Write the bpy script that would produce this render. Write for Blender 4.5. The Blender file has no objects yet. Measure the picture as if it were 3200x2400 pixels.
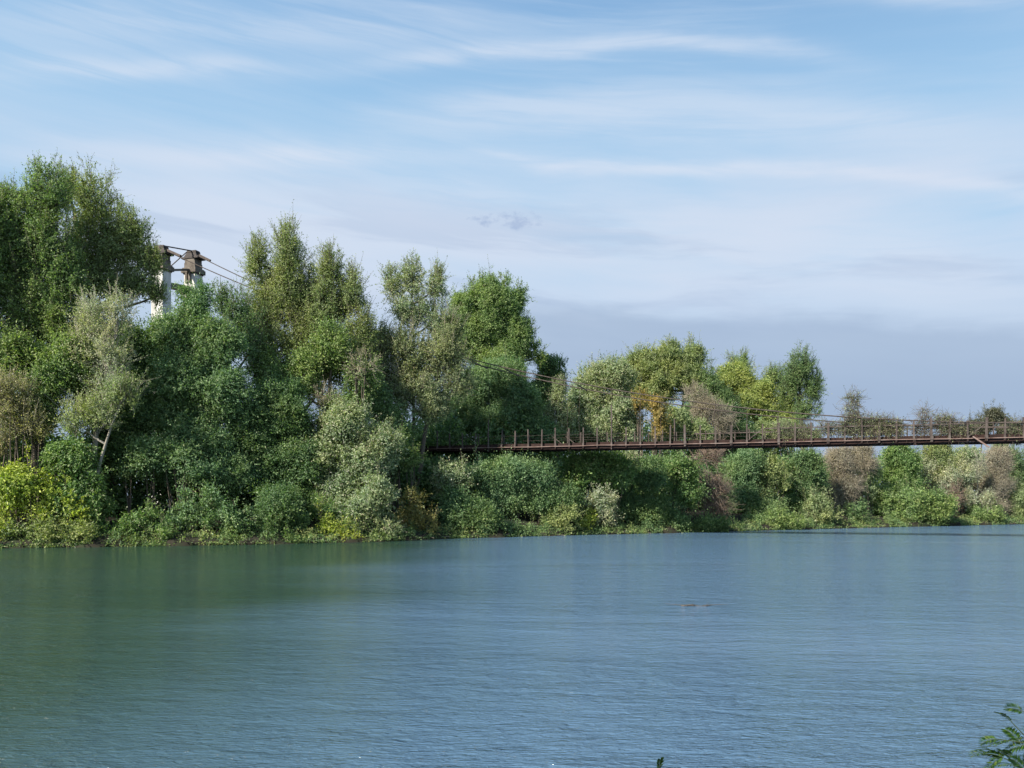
import bpy, math
import numpy as np
from mathutils import Vector

EXPO = .75; F = 2511.0; HX = 1600.0; HY = 1555.0; EYE = 3.0
scene = bpy.context.scene
col = scene.collection
UP = np.array([0., 0., 1.])

# ------------------------------------------------------------------ helpers
def P(px, py, Y):
    return np.array([(px-HX)/F*Y, Y, EYE+(HY-py)/F*Y])

BANKPX = np.array([(-900, 40.5), (-400, 44.0), (0, 47.7), (700, 50.9), (1200, 55.0), (1408, 59.0), (1842, 65.0),
                   (2095, 68.3), (2221, 70.6), (2650, 79.0), (3200, 91.3), (3700, 106.)])
_bx = (BANKPX[:, 0]-HX)/F*BANKPX[:, 1]; _by = BANKPX[:, 1]
def bankY(X):
    X = np.asarray(X, float)
    y = np.interp(X, _bx, _by)
    y = np.where(X < _bx[0], _by[0]+(X-_bx[0])*0.42, y)
    y = np.where(X > _bx[-1], _by[-1]+(X-_bx[-1])*0.47, y)
    return y
def bankY_px(px):
    return float(np.interp(px, BANKPX[:, 0], BANKPX[:, 1]))
HT = np.array([(-60, -3.), (-3, -1.4), (-0.6, -0.35), (0.0, 0.0), (0.35, 0.28), (1.5, 0.7), (4, 1.4), (8, 1.9), (20, 2.4), (60, 2.5), (6000, 2.6)])
def gz(X, Y):
    t = (np.asarray(Y)-bankY(X))
    return np.interp(t, HT[:, 0], HT[:, 1])

def tag(o, label=None, cat=None, group=None, kind=None):
    if label: o["label"] = label
    if cat: o["category"] = cat
    if group: o["group"] = group
    if kind: o["kind"] = kind
    return o
def empty(name, loc):
    o = bpy.data.objects.new(name, None); col.objects.link(o)
    o.location = Vector([float(v) for v in loc]); o.empty_display_size = .3
    return o

class MB:
    """collects faces given in world coordinates"""
    def __init__(s):
        s.V = []; s.F = []; s.M = []; s.n = 0; s.smooth = []
    def add(s, v, f, m=0, smooth=False):
        v = np.asarray(v, float).reshape(-1, 3); f = np.asarray(f, int)
        s.V.append(v); s.F.append((f+s.n)); s.M.append(np.full(len(f), m)); s.smooth.append(np.full(len(f), smooth))
        s.n += len(v)
    def quads(s, a, b, c, d, m=0):      # arrays (N,3)
        N = len(a)
        if N == 0: return
        v = np.stack([a, b, c, d], 1).reshape(-1, 3)
        s.add(v, np.arange(4*N).reshape(-1, 4), m)
    def box(s, c, ax, ay, az, m=0):     # centre and half-axis vectors
        c, ax, ay, az = [np.asarray(q, float) for q in (c, ax, ay, az)]
        v = [c+i*ax+j*ay+k*az for k in (-1, 1) for j in (-1, 1) for i in (-1, 1)]
        s.add(v, [(0, 2, 3, 1), (4, 5, 7, 6), (0, 1, 5, 4), (2, 6, 7, 3), (0, 4, 6, 2), (1, 3, 7, 5)], m)
    def tube(s, pts, rad, n=7, m=0, cap=True):
        pts = np.asarray(pts, float); K = len(pts)
        rad = np.broadcast_to(np.asarray(rad, float), (K,))
        t = np.gradient(pts, axis=0); t /= np.linalg.norm(t, axis=1)[:, None]+1e-9
        ref = np.array([0.3, 0.9, 0.1]) if abs(t[:, 2]).mean() > .6 else UP
        u = np.cross(t, ref); u /= np.linalg.norm(u, axis=1)[:, None]+1e-9
        w = np.cross(t, u)
        a = np.arange(n)*2*math.pi/n
        ring = pts[:, None]+rad[:, None, None]*(np.cos(a)[None, :, None]*u[:, None]+np.sin(a)[None, :, None]*w[:, None])
        f = []
        for k in range(K-1):
            for i in range(n):
                j = (i+1) % n
                f.append((k*n+i, k*n+j, (k+1)*n+j, (k+1)*n+i))
        s.add(ring.reshape(-1, 3), f, m, True)
        if cap and n == 4 or n == 6 or n == 8:
            pass
    def segs(s, A, B, ra, rb, m=0):     # many thin three-sided twigs
        N = len(A)
        if N == 0: return
        ra = np.broadcast_to(ra, (N,)); rb = np.broadcast_to(rb, (N,))
        t = B-A; t /= np.linalg.norm(t, axis=1)[:, None]+1e-9
        ref = np.where(np.abs(t[:, 2:3]) > .9, np.array([[1., 0, 0]]), UP[None])
        u = np.cross(t, ref); u /= np.linalg.norm(u, axis=1)[:, None]+1e-9
        w = np.cross(t, u)
        vs = []
        for k in range(3):
            a = k*2*math.pi/3
            vs.append(A+ra[:, None]*(math.cos(a)*u+math.sin(a)*w))
        for k in range(3):
            a = k*2*math.pi/3
            vs.append(B+rb[:, None]*(math.cos(a)*u+math.sin(a)*w))
        v = np.stack(vs, 1).reshape(-1, 3)
        b = (np.arange(N)*6)[:, None]
        f = np.concatenate([b+np.array([[k, (k+1) % 3, 3+(k+1) % 3, 3+k]]) for k in range(3)], 0)
        s.add(v, f, m)
    def build(s, name, mats, parent=None, origin=None):
        V = np.concatenate(s.V); Fc = np.concatenate(s.F)
        if parent is not None:
            origin = np.zeros(3); q = parent
            while q is not None:
                origin = origin+np.array(q.location); q = q.parent
        o0 = np.zeros(3) if origin is None else np.asarray(origin, float)
        me = bpy.data.meshes.new(name)
        me.vertices.add(len(V)); me.vertices.foreach_set("co", (V-o0).astype(np.float32).ravel())
        me.loops.add(Fc.size); me.loops.foreach_set("vertex_index", Fc.ravel().astype(np.int32))
        me.polygons.add(len(Fc)); me.polygons.foreach_set("loop_start", np.arange(0, Fc.size, 4, dtype=np.int32))
        me.polygons.foreach_set("material_index", np.concatenate(s.M).astype(np.int32))
        me.polygons.foreach_set("use_smooth", np.concatenate(s.smooth).astype(bool))
        for mt in (mats if isinstance(mats, (list, tuple)) else [mats]): me.materials.append(mt)
        me.update(calc_edges=True); me.validate()
        o = bpy.data.objects.new(name, me); col.objects.link(o)
        if parent is not None: o.parent = parent
        else: o.location = Vector(o0.tolist())
        return o

# ------------------------------------------------------------------ materials
def newmat(name):
    m = bpy.data.materials.new(name); m.use_nodes = True
    nt = m.node_tree; nt.nodes.clear()
    return m, nt
def N(nt, t, **k):
    n = nt.nodes.new(t)
    for a, b in k.items():
        if a.startswith('i_'):
            key = a[2:]; n.inputs[int(key) if key.isdigit() else key.replace('_', ' ')].default_value = b
        else: setattr(n, a, b)
    return n
def ramp(nt, stops, interp='LINEAR'):
    r = nt.nodes.new('ShaderNodeValToRGB'); cr = r.color_ramp; cr.interpolation = interp
    while len(cr.elements) < len(stops): cr.elements.new(0.5)
    for e, (p, c) in zip(cr.elements, stops):
        e.position = p; e.color = (c, c, c, 1) if isinstance(c, (int, float)) else (*c, 1)
    return r
def math_(nt, op, a, b=None, c=None, clamp=False):
    n = nt.nodes.new('ShaderNodeMath'); n.operation = op; n.use_clamp = clamp
    for i, x in enumerate((a, b, c)):
        if x is None: continue
        if isinstance(x, (int, float)): n.inputs[i].default_value = x
        else: nt.links.new(x, n.inputs[i])
    return n.outputs[0]
def mixc(nt, fac, a, b, mode='MIX'):
    n = nt.nodes.new('ShaderNodeMix'); n.data_type = 'RGBA'; n.blend_type = mode; n.clamp_factor = True
    if isinstance(fac, (int, float)): n.inputs[0].default_value = fac
    else: nt.links.new(fac, n.inputs[0])
    for i, x in ((6, a), (7, b)):
        if isinstance(x, tuple): n.inputs[i].default_value = (*x, 1)
        else: nt.links.new(x, n.inputs[i])
    return n.outputs[2]

_leafcache = {}
def leafmat(key, a, b, pale=(.30, .34, .22), pf=.05, trans=.34, rough=.5):
    if key in _leafcache: return _leafcache[key]
    m, nt = newmat('leaf_'+key); L = nt.links.new
    g = N(nt, 'ShaderNodeNewGeometry')
    rp = ramp(nt, [(0, tuple(x*.9 for x in a)), (.35, a), (.7, b), (1-pf-.001, tuple(x*1.25 for x in b)), (1-pf, pale), (1, pale)])  # pale end of the ramp paints whitish glints onto random leaves
    L(g.outputs['Random Per Island'], rp.inputs[0])
    tc = N(nt, 'ShaderNodeTexCoord'); nz = N(nt, 'ShaderNodeTexNoise', i_Scale=.45, i_Detail=3.)
    L(tc.outputs['Object'], nz.inputs['Vector'])
    fr = ramp(nt, [(.38, 0.0), (.62, 1.0)]); L(nz.outputs[0], fr.inputs[0])
    warm = mixc(nt, 1.0, rp.outputs[0], (1.22, 1.08, .9), 'MULTIPLY')
    colr = mixc(nt, fr.outputs[0], rp.outputs[0], warm)
    d = N(nt, 'ShaderNodeBsdfPrincipled', i_Roughness=rough); L(colr, d.inputs['Base Color'])
    d.inputs['Specular IOR Level'].default_value = .35
    t = N(nt, 'ShaderNodeBsdfTranslucent')
    tcol = mixc(nt, 1.0, colr, (1.25, 1.5, .6), 'MULTIPLY'); L(tcol, t.inputs[0])
    ms = N(nt, 'ShaderNodeMixShader', i_0=trans); L(d.outputs[0], ms.inputs[1]); L(t.outputs[0], ms.inputs[2])
    out = N(nt, 'ShaderNodeOutputMaterial'); L(ms.outputs[0], out.inputs[0])
    _leafcache[key] = m
    return m
def solid(name, a, b, scale=3., rough=.85, detail=5., bump=.0, metallic=0., stretch=(1, 1, 1), c=None):
    m, nt = newmat(name); L = nt.links.new
    tc = N(nt, 'ShaderNodeTexCoord'); mp = N(nt, 'ShaderNodeMapping'); mp.inputs['Scale'].default_value = stretch
    L(tc.outputs['Object'], mp.inputs[0])
    nz = N(nt, 'ShaderNodeTexNoise', i_Scale=scale, i_Detail=detail, i_Roughness=.65); L(mp.outputs[0], nz.inputs['Vector'])
    st = [(.32, a), (.66, b)] if c is None else [(.3, a), (.5, b), (.68, c)]
    r = ramp(nt, st); L(nz.outputs[0], r.inputs[0])
    d = N(nt, 'ShaderNodeBsdfPrincipled', i_Roughness=rough, i_Metallic=metallic); L(r.outputs[0], d.inputs['Base Color'])
    d.inputs['Specular IOR Level'].default_value = .3
    if bump:
        bp = N(nt, 'ShaderNodeBump', i_Strength=.7, i_Distance=bump); L(nz.outputs[0], bp.inputs['Height']); L(bp.outputs[0], d.inputs['Normal'])
    out = N(nt, 'ShaderNodeOutputMaterial'); L(d.outputs[0], out.inputs[0])
    return m

C = dict(
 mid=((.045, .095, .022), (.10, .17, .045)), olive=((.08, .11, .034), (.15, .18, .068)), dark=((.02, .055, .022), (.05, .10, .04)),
 teal=((.022, .07, .038), (.055, .125, .07)), bright=((.042, .088, .022), (.095, .150, .045)), yellow=((.115, .15, .014), (.215, .25, .032)),
 gold=((.24, .20, .03), (.38, .30, .06)), ochre=((.080, .082, .024), (.150, .132, .038)), grey=((.085, .12, .06), (.17, .21, .12)),
 silver=((.13, .16, .10), (.25, .27, .19)), hay=((.10, .105, .045), (.20, .19, .09)), rust=((.095, .068, .048), (.16, .12, .09)),
 dun=((.12, .115, .08), (.20, .19, .14)), pale=((.085, .115, .048), (.16, .195, .09)), far=((.040, .046, .032), (.068, .072, .048)), vine=((.05, .065, .035), (.12, .14, .08)))
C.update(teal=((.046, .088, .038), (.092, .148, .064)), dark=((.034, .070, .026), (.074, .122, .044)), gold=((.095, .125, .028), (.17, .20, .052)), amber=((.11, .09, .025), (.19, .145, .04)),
 mid=((.050, .090, .025), (.118, .170, .052)), vine=((.06, .085, .04), (.14, .165, .085)))
C = {k: tuple(tuple((q*.85+(c_[0]+c_[1]+c_[2])/3*.15)*2.28 for q in c_) for c_ in ab) for k, ab in C.items()}
def LM(k):
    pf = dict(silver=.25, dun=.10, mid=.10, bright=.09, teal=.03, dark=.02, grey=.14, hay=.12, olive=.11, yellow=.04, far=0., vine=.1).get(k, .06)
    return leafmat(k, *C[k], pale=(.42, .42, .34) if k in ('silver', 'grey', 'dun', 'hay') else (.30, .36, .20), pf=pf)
M_bark = solid('bark', (.07, .055, .04), (.17, .14, .11), 2.5, .9, bump=.02, stretch=(1, 1, .3))
M_barkpale = solid('pale_bark', (.24, .21, .17), (.42, .38, .32), 2.5, .9, bump=.01, stretch=(1, 1, .3))
M_twigd = solid('dry_twig', (.20, .165, .125), (.40, .34, .27), 1.5, .9)
M_twigr = solid('reddish_twig', (.17, .12, .095), (.36, .27, .22), 1.5, .9)

# ------------------------------------------------------------------ foliage
def unit(v): return v/(np.linalg.norm(v, axis=-1, keepdims=True)+1e-9)

def leaves(mb, rng, pos, d, nrm, L, W, m=0):
    s = unit(np.cross(d, nrm)); nn = np.cross(s, d)
    L = L[:, None]; W = W[:, None]
    mid = pos+d*L*.45+nn*L*.06
    mb.quads(pos, mid+s*W*.5, pos+d*L-nn*L*.1, mid-s*W*.5, m)

def sprigs(mb, rng, base, dr, ln, nl, leaf, twigr, lw=.5, droop=0., leafm=0, twigm=1, curl=.0, side=.55, face=None):
    n = len(base)
    if n == 0: return
    bend = rng.normal(0, .22, (n, 3)); bend[:, 2] += curl-droop
    ts = np.linspace(.15, 1., nl)
    for t in ts:
        c = base+dr*(ln*t)[:, None]+bend*(ln*t*t)[:, None]
        tang = unit(dr+2*bend*t)
        rd = rng.normal(0, 1, (n, 3))
        d = unit(tang*.45+rd*side+np.array([0, 0, .12-.3*droop]))
        nr = unit(rng.normal(0, .42, (n, 3))+UP*.6+(dr*.5 if face is None else face*1.0))
        L = leaf*rng.uniform(.65, 1.35, n)
        leaves(mb, rng, c+rng.normal(0, .25*leaf, (n, 3)), d, nr, L, L*lw*rng.uniform(.8, 1.2, n), leafm)
    if twigr > 0:
        m1 = base+dr*(ln*.5)[:, None]+bend*(ln*.25)[:, None]
        e = base+dr*ln[:, None]+bend*ln[:, None]
        mb.segs(base, m1, twigr, twigr*.7, twigm); mb.segs(m1, e, twigr*.7, twigr*.3, twigm)

# style: clump sprigs k, sprig length, leaves per sprig, up bias, clump spacing (m2 per clump), leaf, spread, twig radius, shoots per lobe
ST = dict(
 dense=dict(k=15, ls=.62, nl=8, ub=.45, area=.46, leaf=.15, sp=.6, tw=0., shoots=7),
 leafy=dict(k=13, ls=.75, nl=8, ub=.5, area=.55, leaf=.16, sp=.65, tw=.008, shoots=8),
 airy=dict(k=8, ls=.95, nl=10, ub=.8, area=.55, leaf=.13, sp=.5, tw=.015, shoots=20),
 spiky=dict(k=7, ls=1.05, nl=10, ub=1.1, area=.48, leaf=.125, sp=.42, tw=.016, shoots=24),
 cloud=dict(k=17, ls=.80, nl=9, ub=.15, area=.66, leaf=.15, sp=.7, tw=0., shoots=1),
 bush=dict(k=13, ls=.50, nl=7, ub=.45, area=.38, leaf=.15, sp=.6, tw=.006, shoots=2),
 drape=dict(k=13, ls=.60, nl=8, ub=-.1, area=.42, leaf=.18, sp=.6, tw=0., shoots=1, droop=.5),
 dry=dict(k=11, ls=.85, nl=4, ub=.6, area=.42, leaf=.085, sp=.6, tw=.012, shoots=8),
 wand=dict(k=8, ls=1.2, nl=10, ub=1.4, area=.5, leaf=.13, sp=.32, tw=.014, shoots=12),
)

def plumes(mb, rng, c, R, st, style, leafs, dens, scale):
    nb = int(dens*(3.6*R[0]*R[2]+2.2*(R[0]+R[2])))+4
    o = unit(rng.normal(0, 1, (nb, 3))+np.array([0, -.2, .35 if style == 'leafy' else .5]))
    e = c+o*R*rng.uniform(.6, 1.12, (nb, 1))
    e[:, 2] += rng.uniform(0, .5, nb)
    s_ = c+o*R*np.array([.22, .22, 0])+UP*(-R[2]*rng.uniform(.1, .8, nb))[:, None]+rng.normal(0, .15, (nb, 3))
    m_ = (s_+e)/2+o*np.array([1, 1, 0])*R*.28-UP*(.10*np.linalg.norm(e-s_, axis=1))[:, None]
    K = int(np.clip(4+R.max()*2.2, 6, 12)); prev = s_; L0 = np.linalg.norm(e-s_, axis=1)
    for i in range(1, K+1):
        t = i/K; p_ = (1-t)**2*s_+2*t*(1-t)*m_+t*t*e+rng.normal(0, .03, (nb, 3))*(i < K)
        r0 = .030*(1-.78*(i-1)/K); mb.segs(prev, p_, r0*np.clip(L0/3, .4, 1.2), r0*.8*np.clip(L0/3, .4, 1.2), 1)
        tg = unit(p_-prev); prev = p_
        if i < K*.3: continue
        q = 4 if i < K else 3
        b = np.repeat(p_, q, 0)+rng.normal(0, .05, (nb*q, 3)); T_ = np.repeat(tg, q, 0)
        d = unit(T_*.85+rng.normal(0, .55, (nb*q, 3))+UP*.28*st['ub'])
        ln = st['ls']*scale*(1.05-.55*t)*rng.uniform(.5, 1.2, nb*q)
        w = rng.random(nb*q) < .5
        f_ = np.repeat(o, q, 0)
        sprigs(mb, rng, b[w], d[w], ln[w], st['nl'], st['leaf']*leafs, .010, face=f_[w])
        sprigs(mb, rng, b[~w], d[~w], ln[~w], st['nl'], st['leaf']*leafs, 0, face=f_[~w])
    sprigs(mb, rng, prev, unit(tg+UP*.5), rng.uniform(.4, 1.1, nb)*scale, st['nl'], st['leaf']*leafs*.9, .012, face=o)

def plant(name, label, cat, lobes, style, pal, off=2.0, Y=None, basepx=None, bark=None, trunkr=None, seed=None, group=None,
          scale=1., trunk=True, twig=None, lean=0, leafs=1., extra=None, dens=1.):
    """lobes: (px, py, rx, ry[, depth shift]) of crown masses as they stand at distance Y"""
    rng = np.random.default_rng(seed if seed is not None else abs(hash_(name+label)) % (2**31))
    st = dict(ST[style]); cx = np.mean([l[0] for l in lobes]) if basepx is None else basepx
    if Y is None: Y = bankY_px(cx)+off
    if basepx is None: basepx = cx
    bX = (basepx-HX)/F*Y
    bz = float(gz(bX, Y)); bz = max(bz, -.1)
    base = np.array([bX, Y, bz])
    root = empty(name, base); tag(root, label, cat, group)
    bark = bark or M_bark
    crown = MB(); wood = MB()
    L3 = []
    for l in lobes:
        dy = l[4] if len(l) > 4 else 0.
        Yl = Y+dy
        c = P(l[0], l[1], Yl); rx = l[2]/F*Yl; rz = l[3]/F*Yl
        ryd = min(rx*.85, 4.5) if rx > .6*rz else min(rx, 4.5)
        L3.append((c, np.array([rx, ryd, rz])))
    # trunk up to the highest lobe
    hi = max(L3, key=lambda q: q[0][2]+q[1][2]*.5)
    H = hi[0][2]-bz
    r0 = trunkr or max(.035, .017*(H+1.5))
    if trunk:
        K = 9; tt = np.linspace(0, 1, K)[:, None]
        mid = base+(hi[0]+UP*hi[1][2]*.4-base)*np.array([.35, .35, 1])
        tp = (1-tt)**2*(base-UP*.3)+2*tt*(1-tt)*((base+hi[0])/2*np.array([1, 1, 0])*.5+base*np.array([.5, .5, 0])+UP*(bz+H*.5))+tt**2*(hi[0]+UP*hi[1][2]*.45)
        tp[1:-1] += rng.normal(0, .02*H/4, (K-2, 3))*np.array([1, 1, 0])
        tp = np.array(tp); rad = r0*(1-.85*tt[:, 0]); rad[0] = r0*1.35
        wood.tube(tp, rad, 8)
    else:
        tp = None
    for li, (c, R) in enumerate(L3):
        big = max(R)
        # limb to the lobe
        if tp is not None:
            zt = np.clip((c[2]-R[2]*.6-bz)/max(H, .1), .12, .9); kk = int(zt*8)
            s0 = tp[kk]; e = c+np.array([0, 0, R[2]*.2]); m_ = (s0+e)/2+np.array([0, 0, -.12*np.linalg.norm(e-s0)])+rng.normal(0, .1, 3)*big*.5
            tt = np.linspace(0, 1, 6)[:, None]; lp = (1-tt)**2*s0+2*tt*(1-tt)*m_+tt**2*e
            wood.tube(lp, r0*.5*(1-.7*tt[:, 0]), 6)
        else:
            for q in range(5):
                s0 = np.array([c[0]+rng.normal(0, .2)*R[0], c[1]+rng.normal(0, .2)*R[1], 0.])
                s0[2] = max(float(gz(s0[0], s0[1])), -.1)-.1
                e = c+rng.normal(0, .35, 3)*R; tt = np.linspace(0, 1, 5)[:, None]
                lp = s0*(1-tt)+e*tt+np.sin(tt*3.14)*rng.normal(0, .12, 3)*R
                wood.tube(lp, r0*.45*(1-.7*tt[:, 0]), 5)
        # secondary masses on the lobe
        if big > 1.3:
            ns = int(np.clip(8+2.2*big*big/max(min(R), 1.)**.5, 9, 30)*(1.4 if style == 'cloud' else 1))
            dd = unit(rng.normal(0, 1, (ns, 3)))
            dd[:, 1] = np.where(dd[:, 1] > .35, -dd[:, 1], dd[:, 1])
            sub = []
            for q in range(ns):
                fr = rng.uniform(.22, .50); rr = R*fr*(np.array([1.15, 1.1, .62]) if style == 'cloud' else np.array([.85, .85, 1.35]) if style in ('airy', 'spiky', 'wand') else np.ones(3))
                rr = np.maximum(rr, min(.7, R.min()*.5))
                k = rng.uniform(.50, 1.0)*(1.15-fr)
                sub.append((c+dd[q]*R*k, rr*rng.uniform(.8, 1.2, 3), dd[q]))
            sub.append((c, R*.52, None))
        else:
            sub = [(c, R, None)]
        if style in ('airy', 'spiky', 'wand', 'leafy'):
            plumes(crown, rng, c, R, st, style, leafs, dens*(.45 if style == 'leafy' else 1.), scale)
            if style != 'leafy': sub = sub[::3]
        for sc, sr, sd in sub:
            A = 4*math.pi*(((sr[0]*sr[1])**1.6+(sr[0]*sr[2])**1.6+(sr[1]*sr[2])**1.6)/3)**(1/1.6)
            n = max(4, int(A/st['area']*dens*(1. if sd is not None else .8)))
            o = unit(rng.normal(0, 1, (int(n*1.7), 3)))
            if sd is not None: o = o[(o@sd) > -.45]
            o = o[(o[:, 1] < .45) | (rng.random(len(o)) < .35)][:n]
            cc = sc+o*sr*(rng.uniform(.5, 1.25, (len(o), 1)) if style in ('airy', 'spiky', 'wand', 'dry') else rng.uniform(.68, 1.12, (len(o), 1)))
            cc = cc[cc[:, 2] > np.maximum(gz(cc[:, 0], cc[:, 1]), 0)+.12]
            o = unit((cc-sc)/sr)
            k = st['k']; nn = len(cc)
            if nn == 0: continue
            keep = rng.random(nn) > .08
            cc = cc[keep]; o = o[keep]; nn = len(cc)
            cs = rng.uniform(.65, 1.35, nn)*scale
            fo = np.repeat(unit(o*.6+(sd if sd is not None else o)*.4), k, 0)
            b = np.repeat(cc-o*(.35*st['ls'])*scale, k, 0)+rng.normal(0, .16*scale, (nn*k, 3))
            d = unit(np.repeat(o, k, 0)*.75+rng.normal(0, st['sp'], (nn*k, 3))+UP*st['ub']*.55)
            ln = st['ls']*np.repeat(cs, k)*rng.uniform(.5, 1.15, nn*k)
            ok = b[:, 2] > .05
            tw = st['tw']
            if tw > 0:   # only a part of the sprigs shows its wood
                w = rng.random(nn*k) < (.35 if style != 'dry' else 1.)
                sprigs(crown, rng, b[w & ok], d[w & ok], ln[w & ok], st['nl'], st['leaf']*leafs, tw, droop=st.get('droop', 0), face=fo[w & ok])
                sprigs(crown, rng, b[~w & ok], d[~w & ok], ln[~w & ok], st['nl'], st['leaf']*leafs, 0, droop=st.get('droop', 0), face=fo[~w & ok])
            else:
                sprigs(crown, rng, b[ok], d[ok], ln[ok], st['nl'], st['leaf']*leafs, 0, droop=st.get('droop', 0), face=fo[ok])
            # twigs carrying the clumps
            if style != 'dense' or sd is not None:
                w = rng.random(nn) < .45
                A0 = c+(cc[w]-c)*.45+rng.normal(0, .1, (int(w.sum()), 3))
                crown.segs(A0, cc[w], .03*min(1, big/3+.3), .012, 1)
        # inner leaves so that the middle is not hollow
        ni = int(55*R[0]*R[2]*(.55 if style in ('airy', 'spiky', 'wand', 'dry') else 1.2))
        if style not in ('wand',):
            q = unit(rng.normal(0, 1, (ni, 3)))*rng.uniform(.1, .62, (ni, 1))*R+c
            q = q[q[:, 2] > .2]; nq = len(q)
            leaves(crown, rng, q, unit(rng.normal(0, 1, (nq, 3))), unit(rng.normal(0, 1, (nq, 3))), rng.uniform(.2, .38, nq), rng.uniform(.12, .22, nq))
        # shoots standing out of the outline
        nsh = int(st['shoots']*max(1., R[0]/1.5))
        if nsh:
            o = unit(rng.normal(0, 1, (nsh, 3))+np.array([0, -.1, .9]))
            b = c+o*R*.8
            d = unit(o*.45+rng.normal(0, .18, (nsh, 3))+UP*(.9 if style in ('spiky', 'wand', 'airy') else .5))
            ln = rng.uniform(.8, 2.0, nsh)*scale*min(1.2, .4+big/4)
            sprigs(crown, rng, b, d, ln, 12, st['leaf']*leafs*.9, .018, curl=.15)
            # side twigs of the shoots
            for f_ in (.35, .6, .8):
                for _ in range(2):
                    d2 = unit(d+rng.normal(0, .55, (nsh, 3))); sprigs(crown, rng, b+d*(ln*f_)[:, None], d2, ln*.35, 6, st['leaf']*leafs*.85, .01)
    if extra: extra(crown, wood, rng, L3, base)
    wname = 'trunk' if trunk else 'stems'
    wood.build(wname, bark, root)
    crown.build('crown' if trunk else 'foliage', [LM(pal), twig or bark], root)
    return root

def hash_(s):
    h = 5381
    for ch in s: h = (h*33+ord(ch)) & 0xffffffff
    return h

TREES = []
def T(*a, **k): TREES.append((a, k))

# ------------------------------------------------------------------ camera, sun, sky
cam = bpy.data.cameras.new('camera'); co = bpy.data.objects.new('camera', cam); col.objects.link(co)
cam.sensor_width = 36; cam.lens = F/3200*36; cam.shift_y = (HY-1200)/3200; cam.clip_end = 20000; cam.clip_start = .05
co.location = (0, 0, EYE); co.rotation_euler = (math.radians(90), 0, 0); scene.camera = co
SAZ = math.atan2(-.78, -.62)      # direction towards the sun, behind the left shoulder
SEL = math.radians(36)
sdir = Vector((-.78*math.cos(SEL), -.62*math.cos(SEL), math.sin(SEL))).normalized()
sl = bpy.data.lights.new('sun', 'SUN'); sl.energy = 5.0; sl.angle = math.radians(.55); sl.color = (1, .94, .84)
so = bpy.data.objects.new('sun', sl); col.objects.link(so); so.rotation_euler = sdir.to_track_quat('Z', 'Y').to_euler(); so.location = (-40, -30, 60)
scene.view_settings.view_transform = 'Standard'; scene.view_settings.look = 'None'
scene.view_settings.exposure = EXPO; scene.view_settings.gamma = 1

w = bpy.data.worlds.new('World'); scene.world = w; w.use_nodes = True
nt = w.node_tree; nt.nodes.clear(); L = nt.links.new
sky = N(nt, 'ShaderNodeTexSky', sky_type='NISHITA', sun_disc=False, sun_elevation=SEL, altitude=50, air_density=1.0, dust_density=1.2, ozone_density=1.6)
sky.sun_rotation = math.atan2(sdir.x, sdir.y)
tc = N(nt, 'ShaderNodeTexCoord'); sx = N(nt, 'ShaderNodeSeparateXYZ'); L(tc.outputs['Generated'], sx.inputs[0])
X, Yv, Z = sx.outputs
el = math_(nt, 'DIVIDE', Z, math_(nt, 'SQRT', math_(nt, 'ADD', math_(nt, 'MULTIPLY', X, X), math_(nt, 'MULTIPLY', Yv, Yv))))
az = math_(nt, 'ARCTAN2', X, Yv)
def vec(a, b, c=0.):
    n = nt.nodes.new('ShaderNodeCombineXYZ')
    for i, q in enumerate((a, b, c)):
        if isinstance(q, (int, float)): n.inputs[i].default_value = q
        else: L(q, n.inputs[i])
    return n.outputs[0]
def noise(v, scale, detail=5, rough=.55, dist=0.):
    n = N(nt, 'ShaderNodeTexNoise', i_Scale=scale, i_Detail=float(detail), i_Roughness=rough, i_Distortion=dist); L(v, n.inputs['Vector']); return n.outputs[0]
def mr(v, a, b, c=0., d=1.):
    n = N(nt, 'ShaderNodeMapRange', interpolation_type='SMOOTHSTEP'); L(v, n.inputs[0])
    for i, q in enumerate((a, b, c, d)): n.inputs[i+1].default_value = q
    return n.outputs[0]
# long thin streaks, sinking slightly towards the east
tilt = math_(nt, 'ADD', el, math_(nt, 'MULTIPLY', az, .10))
warp = math_(nt, 'MULTIPLY', math_(nt, 'SUBTRACT', noise(vec(math_(nt, 'MULTIPLY', az, 1.6), math_(nt, 'MULTIPLY', el, 3.), 3.), 1.6, 3), .5), .05)
e2 = math_(nt, 'ADD', tilt, warp)
s1 = noise(vec(math_(nt, 'MULTIPLY', az, 1.5), math_(nt, 'MULTIPLY', e2, 13.)), 1.25, 7, .58, .3)
s2 = noise(vec(math_(nt, 'MULTIPLY', az, 3.0), math_(nt, 'MULTIPLY', e2, 34.), 7.), 1.3, 6, .6, .4)
patch = noise(vec(math_(nt, 'MULTIPLY', az, 1.2), math_(nt, 'MULTIPLY', el, 3.), 11.), 1.5, 4, .5, .3)
cir = math_(nt, 'ADD', math_(nt, 'MULTIPLY', mr(s1, .42, .68), .62), math_(nt, 'MULTIPLY', mr(s2, .5, .75), .30))
cir = math_(nt, 'MULTIPLY', cir, mr(patch, .30, .60, .35, 1.))
S = 10.0/2**EXPO
def lin(r, g, b): return tuple(((q/255/12.92) if q <= 10 else ((q/255+.055)/1.055)**2.4) for q in (r, g, b))
def sc(c): return tuple(q*S for q in c)
veil = ramp(nt, [(0., lin(163, 183, 208)), (.16, lin(165, 185, 213)), (.26, lin(188, 206, 229)), (.36, lin(194, 216, 240)), (.46, lin(172, 210, 240)), (.62, lin(166, 207, 240)), (.82, lin(150, 195, 235)), (1., lin(130, 176, 225))])
L(math_(nt, 'MULTIPLY', el, 1.45, clamp=True), veil.inputs[0])
veilS = N(nt, 'ShaderNodeVectorMath', operation='SCALE'); L(veil.outputs[0], veilS.inputs[0]); veilS.inputs[3].default_value = S
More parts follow.
